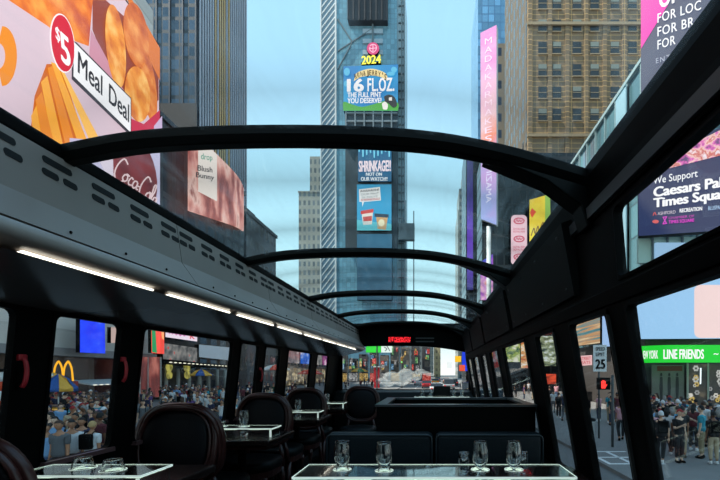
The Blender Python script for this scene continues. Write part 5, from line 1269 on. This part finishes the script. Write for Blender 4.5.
cars = [('car', 'silver', 3.6, 21, 'silver car in the lane right of the bus'), ('suv', 'white', 4.0, 29, 'white large car ahead in the lane right of the bus'), ('car', 'yellow', 4.1, 38, 'yellow taxi-coloured car in the right lane'),
        ('suv', 'black', 4.2, 47, 'black large car further up the right lane'), ('car', 'white', .6, 60, 'white car straight ahead of the windscreen'), ('car', 'red', -1.0, 78, 'red car ahead in the windscreen view'), ('suv', 'silver', 3.0, 72, 'silver large car right of centre in the windscreen view'),
        ('car', 'black', 5.0, 92, 'black car far up the right side'), ('car', 'yellow', .8, 100, 'yellow car far ahead'), ('car', 'red', 4.0, 112, 'far red car right of centre'), ('suv', 'white', -3.2, 96, 'white large car far ahead on the left'), ('car', 'blue', -4.8, 118, 'blue car far ahead on the left'), ('car', 'silver', 1.8, 128, 'small silver car at the end of the street')]
for i, (kd, c_, x, y, lb) in enumerate(cars):
    src = ca if kd == 'car' else su
    first = (i == 0 or i == 1)
    o = src if first else dup(src, (0, 0, 0))
    o.location = (x, y, G-.12); o['label'] = lb; o['group'] = 'cars on the avenue'
    for c in o.children:
        if c.name.split('.')[0] in ('body', 'roof'):
            c.material_slots[0].link = 'OBJECT'; c.material_slots[0].material = CP_[c_]


# ------------------------------------------------------------ people
def skin(verts, edges, radii, sub=1):
    me = bpy.data.meshes.new('s'); me.from_pydata(verts, edges, []); o = bpy.data.objects.new('s', me); COL.objects.link(o)
    m = o.modifiers.new('Skin', 'SKIN'); m.use_smooth_shade = True
    sv = me.skin_vertices[0].data
    for i, r in enumerate(radii): sv[i].radius = r if isinstance(r, tuple) else (r, r)
    sv[0].use_root = True
    s_ = o.modifiers.new('Sub', 'SUBSURF'); s_.levels = sub; s_.render_levels = sub
    dg = bpy.context.evaluated_depsgraph_get(); dg.update(); r = bpy.data.meshes.new_from_object(o.evaluated_get(dg))
    bpy.data.objects.remove(o); bpy.data.meshes.remove(me)
    vs = [v.co.copy() for v in r.vertices]; fs = [tuple(p.vertices) for p in r.polygons]; bpy.data.meshes.remove(r); return vs, fs
def make_person(pose, bag=False, hair='short', female=False):
    t = thing('person', '', 'person')
    H = {'walk': (.16, -.20), 'stand': (.02, -.02)}
    fa, fb = H['walk'] if pose == 'walk' else H['stand']
    sw = .185 if not female else .165; hw = .09 if not female else .1
    arm = {'stand': ((0, 0, -.28), (.03, -.04, -.26)), 'walk': ((0, .10, -.27), (.02, -.05, -.25)), 'phone': ((.03, -.05, -.27), (-.06, -.24, .12)), 'fold': ((.04, .02, -.27), (-.16, -.20, .02))}
    aL = arm[pose if pose in arm else 'stand']; aR = arm['stand'] if pose in ('phone',) else aL
    def Lr(p, s): return (p[0]*s, p[1], p[2])
    V = [(0, 0, .96), (0, 0, 1.12), (0, .01, 1.28), (0, .01, 1.42), (0, .0, 1.50), (0, -.01, 1.56)]; E = [(0, 1), (1, 2), (2, 3), (3, 4), (4, 5)]
    R = [(.125, .085), (.115, .085), (.145, .10), (.11, .08), (.05, .05), (.055, .06)]
    shirtV = []; hands = []
    for s, a in ((-1, aL), (1, aR)):
        i = len(V); sh = Vector((s*sw, .01, 1.40)); el = sh+Vector(Lr(a[0], s)); 
        if pose == 'walk' and s > 0: el = sh+Vector((0, -.10, -.27))
        wr = el+Vector(Lr(a[1], s)); V += [tuple(sh), tuple(el), tuple(wr)]; E += [(3, i), (i, i+1), (i+1, i+2)]; R += [.058, .042, .028]
        hands.append((wr, (wr-el).normalized(), s))
    for s, f_ in ((-1, fa), (1, fb)):
        i = len(V); hip = Vector((s*hw, 0, .88)); kn = Vector((s*hw, -abs(f_)*.4-.02 if pose == 'walk' else -.01, .49)); an = Vector((s*hw, -f_ if pose == 'walk' else .02, .09))
        V += [tuple(hip), tuple(kn), tuple(an), (an.x, an.y-.13, .035)]; E += [(0, i), (i, i+1), (i+1, i+2), (i+2, i+3)]; R += [(.08, .08), .055, .038, (.04, .03)]
    vs, fs = skin(V, E, R)
    mb = MB(True); mb.mi = 0; mb.add(vs, fs)
    # head with nose, ears, eyes
    hc = Vector((0, -.02, 1.655)); hv = []; n, m = 16, 12
    for i in range(m+1):
        th = PI*i/m
        for k in range(n):
            a = 2*PI*k/n; x = math.sin(th)*math.cos(a); y = math.sin(th)*math.sin(a); z = -math.cos(th)
            wx = .078*(1-.22*max(0, -z)); p = Vector((x*wx, y*.095*(1-.1*max(0, -z)), z*.118))
            if y < -.85 and abs(x) < .22 and -.25 < z < .1: p.y -= .022
            hv.append(hc+p)
    ff = [(i*n+k, i*n+(k+1) % n, (i+1)*n+(k+1) % n, (i+1)*n+k) for i in range(m) for k in range(n)]
    mb.add(hv, ff)
    for s in (-1, 1): mb.ellip((hc.x+s*.079, hc.y+.008, hc.z-.005), (.012, .02, .032), 6, 5)
    for w, d_, s in hands:        # palm, four fingers and a thumb
        side = Vector((0, 1, 0)) if abs(d_.z) > .6 else Vector((0, 0, 1)); side = (side-d_*side.dot(d_)).normalized()
        mb.tube([w, w+d_*.05, w+d_*.095], [.026, .036, .034], 8, sx=1.0)
        for j in range(4):
            b0 = w+d_*.09+side*(j-1.5)*.018; ln = (.06, .072, .068, .052)[j]; cu = Vector((-s*.012, 0, 0))
            mb.tube([b0, b0+d_*ln*.55, b0+d_*ln+cu], [.009, .008, .006], 5)
        b0 = w+d_*.03-side*.03; mb.tube([b0, b0+d_*.03-side*.022, b0+d_*.06-side*.026], [.011, .009, .007], 5)
    mb.mi = 1
    for s in (-1, 1): mb.ellip((hc.x+s*.03, hc.y-.083, hc.z+.008), (.011, .008, .006), 6, 4)
    mb.mi = 2; mb.ellip((0, hc.y-.084, hc.z-.05), (.022, .006, .006), 6, 4)
    me_o = build('body', mb, [SKINS[0], EYE, LIP], t, fix=False)
    # shirt
    SV = [(0, 0, .84), (0, 0, 1.12), (0, .01, 1.28), (0, .01, 1.43), (0, .0, 1.475)]; SE = [(0, 1), (1, 2), (2, 3), (3, 4)]; SR = [(.25, .165), (.16, .125), (.18, .135), (.13, .10), (.07, .07)]
    for s, (w, d_, _s) in zip((-1, 1), hands):
        i = len(SV); sh = Vector(V[6 if s < 0 else 9]); el = Vector(V[7 if s < 0 else 10]); SV += [tuple(sh+Vector((0, 0, .005))), tuple(sh.lerp(el, .8))]; SE += [(3, i), (i, i+1)]; SR += [.073, .062]
    vs, fs = skin(SV, SE, SR); m2 = MB(True); m2.add(vs, fs); build('shirt', m2, CLO['white'], t, fix=False)
    TV = [(0, 0, 1.03), (0, 0, .90)]; TE = [(0, 1)]; TR = [(.16, .12), (.20, .135)]
    for j, s in enumerate((-1, 1)):
        b0 = 12+j*4; i = len(TV); hip = Vector(V[b0]); kn = Vector(V[b0+1]); an = Vector(V[b0+2]); TV += [tuple(hip), tuple(kn), tuple(kn.lerp(an, .85))]; TE += [(1, i), (i, i+1), (i+1, i+2)]; TR += [(.105, .11), .075, .058]
    vs, fs = skin(TV, TE, TR); m2 = MB(True); m2.add(vs, fs); build('trousers', m2, CLO['black'], t, fix=False)
    for j in (0, 1):
        an = Vector(V[12+j*4+2]); m2 = MB(True); m2.ellip((an.x, an.y-.06, .045), (.05, .14, .045), 10, 6); m2.ellip((an.x, an.y+.0, .075), (.045, .06, .06), 8, 5); build('shoe', m2, WHITEP if j < 2 else BLKM, t)
    # hair
    m2 = MB(True); n, m = 16, 9; hvs = []
    for i in range(m+1):
        th = PI*.5*i/m*1.15
        for k in range(n):
            a = 2*PI*k/n; x = math.sin(th)*math.cos(a); y = math.sin(th)*math.sin(a); z = math.cos(th)
            hvs.append(hc+Vector((x*.087, y*.104+.008, max(z, .46 if y < -.25 else -.35)*.128)))
    ff = [(i*n+k, i*n+(k+1) % n, (i+1)*n+(k+1) % n, (i+1)*n+k) for i in range(m) for k in range(n)]
    m2.add(hvs, ff)
    if hair == 'long':
        m2.tube([(0, .03, 1.68), (0, .075, 1.58), (0, .10, 1.42)], [.085, .085, .05], 10, sx=.6)
    if hair == 'cap':
        m2.prism([(-.07, -.10, 1.70), (.07, -.10, 1.70), (.05, -.20, 1.685), (-.05, -.20, 1.685)], (0, 0, .012))
    build('cap' if hair == 'cap' else 'hair', m2, HAIRS['black'], t)
    if bag:
        o = soft('backpack', -.15, .15, .115, .26, 1.06, 1.46, .04, BLKM, t)
        m3 = MB(True)
        for s in (-1, 1): m3.tube(cut([(s*.1, .14, 1.42), (s*.11, .04, 1.505), (s*.11, -.115, 1.40), (s*.115, -.10, 1.2), (s*.11, .13, 1.12)], 3), .014, 6)
        build('strap', m3, BLKM, o)
    return t
EYE = pbr('eye_dark', (.02, .015, .012, 1), .3); LIP = pbr('lip', (.30, .12, .10, 1), .5)
SKINS = [pbr('skin_%d' % i, rgb(*c), .55) for i, c in enumerate([(205, 160, 132), (172, 122, 92), (120, 80, 58), (222, 182, 156)])]
CLO = {n: pbr('cloth_'+n.replace(' ', '_'), rgb(*c), .85) for n, c in {'white': (205, 206, 208), 'black': (26, 26, 30), 'grey': (92, 94, 98), 'navy': (30, 38, 66), 'red': (150, 34, 34), 'light blue': (120, 160, 200), 'dark green': (40, 66, 50), 'pink': (206, 150, 160), 'beige': (178, 160, 132), 'maroon': (86, 30, 40), 'yellow': (206, 176, 70), 'orange': (200, 100, 50), 'purple': (88, 60, 110), 'turquoise': (50, 150, 170), 'denim': (62, 80, 112), 'khaki': (140, 126, 98)}.items()}
HAIRS = {n: pbr('hair_'+n, rgb(*c), .7) for n, c in {'black': (20, 17, 16), 'brown': (62, 42, 30), 'blond': (176, 144, 96), 'grey': (130, 126, 122)}.items()}
CAPS = {'white': CLO['white'], 'black': CLO['black'], 'red': CLO['red'], 'navy': CLO['navy']}
PR = []
for args, ps, hd, bg in ((('stand', False, 'short', False), 'standing', 'short', ''), (('walk', False, 'long', True), 'walking', 'long', ''), (('phone', False, 'cap', False), 'arm-raising', 'cap', ''), (('stand', True, 'short', False), 'standing', 'short', ''), (('fold', False, 'long', True), 'arm-folding', 'long', ''), (('walk', True, 'cap', False), 'walking', 'cap', '')):
    p = make_person(*args); grab(p); PR.append((p, ps, hd, bg))
used = {}; protos_free = [0]*len(PR); seen = set(); placed = []
def put(x, y, rz, place, k=None, shirt=None, trs=None, hd_c=None, sc=None):
    for px_, py_ in placed:
        if (px_-x)**2+(py_-y)**2 < (.46 if shirt else .56)**2: return None
    k = rs.randrange(len(PR)) if k is None else k
    p, ps, hd, bg = PR[k]; bg_ = k in (3, 5)
    for t_i in range(90):
        sh = shirt or rs.choice(['white', 'white', 'white', 'black', 'black', 'black', 'black', 'black', 'grey', 'grey', 'navy', 'navy', 'red', 'light blue', 'dark green', 'pink', 'beige', 'maroon', 'maroon', 'purple', 'turquoise'] if t_i < 35 else list(CLO))
        tr = trs or rs.choice(['black', 'black', 'black', 'denim', 'navy', 'navy', 'grey', 'khaki', 'beige'])
        hc = hd_c or rs.choice(list(CAPS) if hd == 'cap' else (['black', 'black', 'black', 'brown', 'brown', 'grey'] if t_i < 20 else list(HAIRS)))
        key = (k, sh, tr, hc, place)
        if key not in seen: break
        if shirt: shirt = None
    else: return None
    seen.add(key); placed.append((x, y))
    if not protos_free[k]: o = p; protos_free[k] = 1
    else: o = copy_tree(p)
    o.location = (x, y, G); o.rotation_euler = (0, 0, rz); s_ = sc or rs.uniform(.93, 1.04); o.scale = (s_, s_, s_)
    hh = '%s %s' % (hc, 'cap' if hd == 'cap' else 'hair')
    if bg_: hh += ', backpack'
    o['label'] = '%s person, %s shirt, %s trousers, %s, %s' % (ps, sh, tr, hh, place)
    o['group'] = 'people in the '+('left plaza' if x < 0 else 'right-hand pavement')+' crowd'
    sk = rs.choice(SKINS)
    for c in o.children:
        nm = c.name.split('.')[0]
        m_ = {'body': sk, 'shirt': CLO[sh], 'trousers': CLO[tr], 'hair': HAIRS.get(hc), 'cap': CAPS.get(hc)}.get(nm)
        if m_: c.material_slots[0].link = 'OBJECT'; c.material_slots[0].material = m_
        if nm == 'shoe':
            c.material_slots[0].link = 'OBJECT'; c.material_slots[0].material = BLKM if (k+len(sh)) % 2 else WHITEP
    return o
# the near row by the window below the arches
def pxp(px, Y): return (px-VX)/F*Y
put(pxp(47, 10.0), 10.0, .3, 'near row, left edge', 0, 'light blue', 'denim', 'black', .97)
put(pxp(59.5, 9.75), 9.75, 0, 'near row below golden arches', 0, 'grey', 'black', 'brown', 1.03)
put(pxp(72, 10.3), 10.3, .5, 'near row below golden arches', 0, 'white', 'black', 'black', 1.0)
put(pxp(82, 11.0), 11.0, .2, 'near row below golden arches', 0, 'navy', 'denim', 'black')
put(pxp(92, 10.3), 10.3, PI, 'near row below golden arches', 3, 'white', 'black', 'blond', .98)
put(pxp(110, 10.6), 10.6, 2.6, 'near row beside hammer', 5, 'white', 'grey', 'red', 1.0)
put(pxp(100, 11.6), 11.6, 2.9, 'second row below golden arches', 0, 'maroon', 'navy', 'black')
put(pxp(104, 13.5), 13.5, .4, 'second row below golden arches', 2, 'black', 'denim', 'white')
n_ = 0; tries = 0
zones = [((42, 128), 'behind, below golden arches', (11.3, 27), 88), ((142, 236), 'in theatre crowd', (12, 41), 95), ((237, 262), 'third left window', (18, 60), 16), ((264, 312), 'by red umbrellas', (22, 75), 20), ((0, 20), 'by striped chimney', (13.5, 22), 6), ((318, 372), 'behind windscreen', (55, 100), 18)]
for (a, b_), pl, (ya, yb), cnt in zones:
    c_ = 0; tries = 0
    while c_ < cnt and tries < 900:
        tries += 1; px = rs.uniform(a, b_); y = ya+(yb-ya)*rs.random()**.9; x = pxp(px, y)
        if not (-26.0 < x < -6.6): continue
        if any(abs(x-ux) < 1.4 and abs(y-uy) < 1.3 for ux, uy in ((-16.9, 18.8), (-20.1, 21.2), (sx, sy), (-26.5, 46), (-21.5, 55), (-19.5, 64), (-14.6, 80))): continue
        rz = rs.choice([rs.uniform(-.6, .6), rs.uniform(-.6, .6), PI+rs.uniform(-.7, .7), rs.uniform(-3, 3)])
        if put(x, y, rz, pl): c_ += 1
rz_ = [((645, 722), 'before right-hand shop', (12.8, 24), 40), ((581, 633), 'at right crossing', (17.5, 25), 7), ((535, 575), 'far right pavement', (24, 45), 14), ((505, 534), 'distant right kerb', (36, 58), 8)]
put(pxp(682, 14.0), 14.0, PI, 'foremost on right pavement', 0, 'black', 'beige', 'black', 1.02)
put(pxp(667, 14.4), 14.4, 2.5, 'foremost on right pavement', 1, 'white', 'black', 'black', .98)
put(pxp(683, 19.0), 19.0, 2.9, 'before right-hand shop', 0, 'turquoise', 'navy', 'black', 1.0)
put(pxp(690, 17.2), 17.2, 2.9, 'before right-hand shop', 3, 'white', 'khaki', 'brown', 1.0)
put(pxp(621, 17.6), 17.6, 2.9, 'at right crossing', 1, 'pink', 'black', 'black', 1.0)
for (a, b_), pl, (ya, yb), cnt in rz_:
    c_ = 0; tries = 0
    while c_ < cnt and tries < 600:
        tries += 1; px = rs.uniform(a, b_); y = ya+(yb-ya)*rs.random(); x = pxp(px, y)
        if not (5.9 < x < 13.9): continue
        if any(abs(x-ux) < .7 and abs(y-uy) < .7 for ux, uy in ((7.1, 16.1), (7.56, 18.1), (9.2, 24.5), (6.55, 16.9), (5.95, 16.2), (8.6, 60.6), (8.6, 58.2))): continue
        rz = rs.choice([rs.uniform(-.7, .7), PI+rs.uniform(-.9, .9), PI+rs.uniform(-.9, .9), rs.uniform(-3, 3)])
        if put(x, y, rz, pl): c_ += 1
print('people', len(placed))
# ============================================================ light and camera
w = bpy.data.worlds.new('World'); SC.world = w; w.use_nodes = True; nt = w.node_tree; nt.nodes.clear()
out = nt.nodes.new('ShaderNodeOutputWorld'); bg = nt.nodes.new('ShaderNodeBackground'); tc = nt.nodes.new('ShaderNodeTexCoord'); sp = nt.nodes.new('ShaderNodeSeparateXYZ'); cr = nt.nodes.new('ShaderNodeValToRGB')
nt.links.new(tc.outputs['Generated'], sp.inputs[0]); nt.links.new(sp.outputs['Z'], cr.inputs['Fac'])
e = cr.color_ramp; e.elements[0].position = 0; e.elements[0].color = rgb(244, 246, 238); e.elements[1].position = 1; e.elements[1].color = rgb(140, 186, 226); x = e.elements.new(.10); x.color = rgb(192, 222, 230)
x = e.elements.new(.25); x.color = rgb(182, 220, 232); x = e.elements.new(.6); x.color = rgb(162, 210, 238)
nt.links.new(cr.outputs['Color'], bg.inputs['Color']); bg.inputs['Strength'].default_value = 1.1; nt.links.new(bg.outputs[0], out.inputs['Surface'])
sd = bpy.data.lights.new('sun', 'SUN'); sd.energy = 6.5; sd.angle = .01; sd.color = (1, .93, .82)
so = bpy.data.objects.new('sun', sd); COL.objects.link(so)
dirv = Vector((1, .25, -1.5)); so.rotation_euler = dirv.to_track_quat('-Z', 'Y').to_euler(); so.location = (-20, -10, 60)
cam = bpy.data.cameras.new('camera'); co = bpy.data.objects.new('camera', cam); COL.objects.link(co); SC.camera = co
co.location = (0, 0, CZ); co.rotation_euler = (PI/2, 0, 0)
cam.sensor_width = 36; cam.lens = 36*F/720; cam.shift_x = -(VX-360)/720; cam.shift_y = (VY-240)/720
cam.clip_start = .05; cam.clip_end = 2000
SC.view_settings.view_transform = 'Standard'; SC.view_settings.look = 'None'; SC.view_settings.gamma = 1; SC.view_settings.exposure = .4
SC.view_settings.use_curve_mapping = False
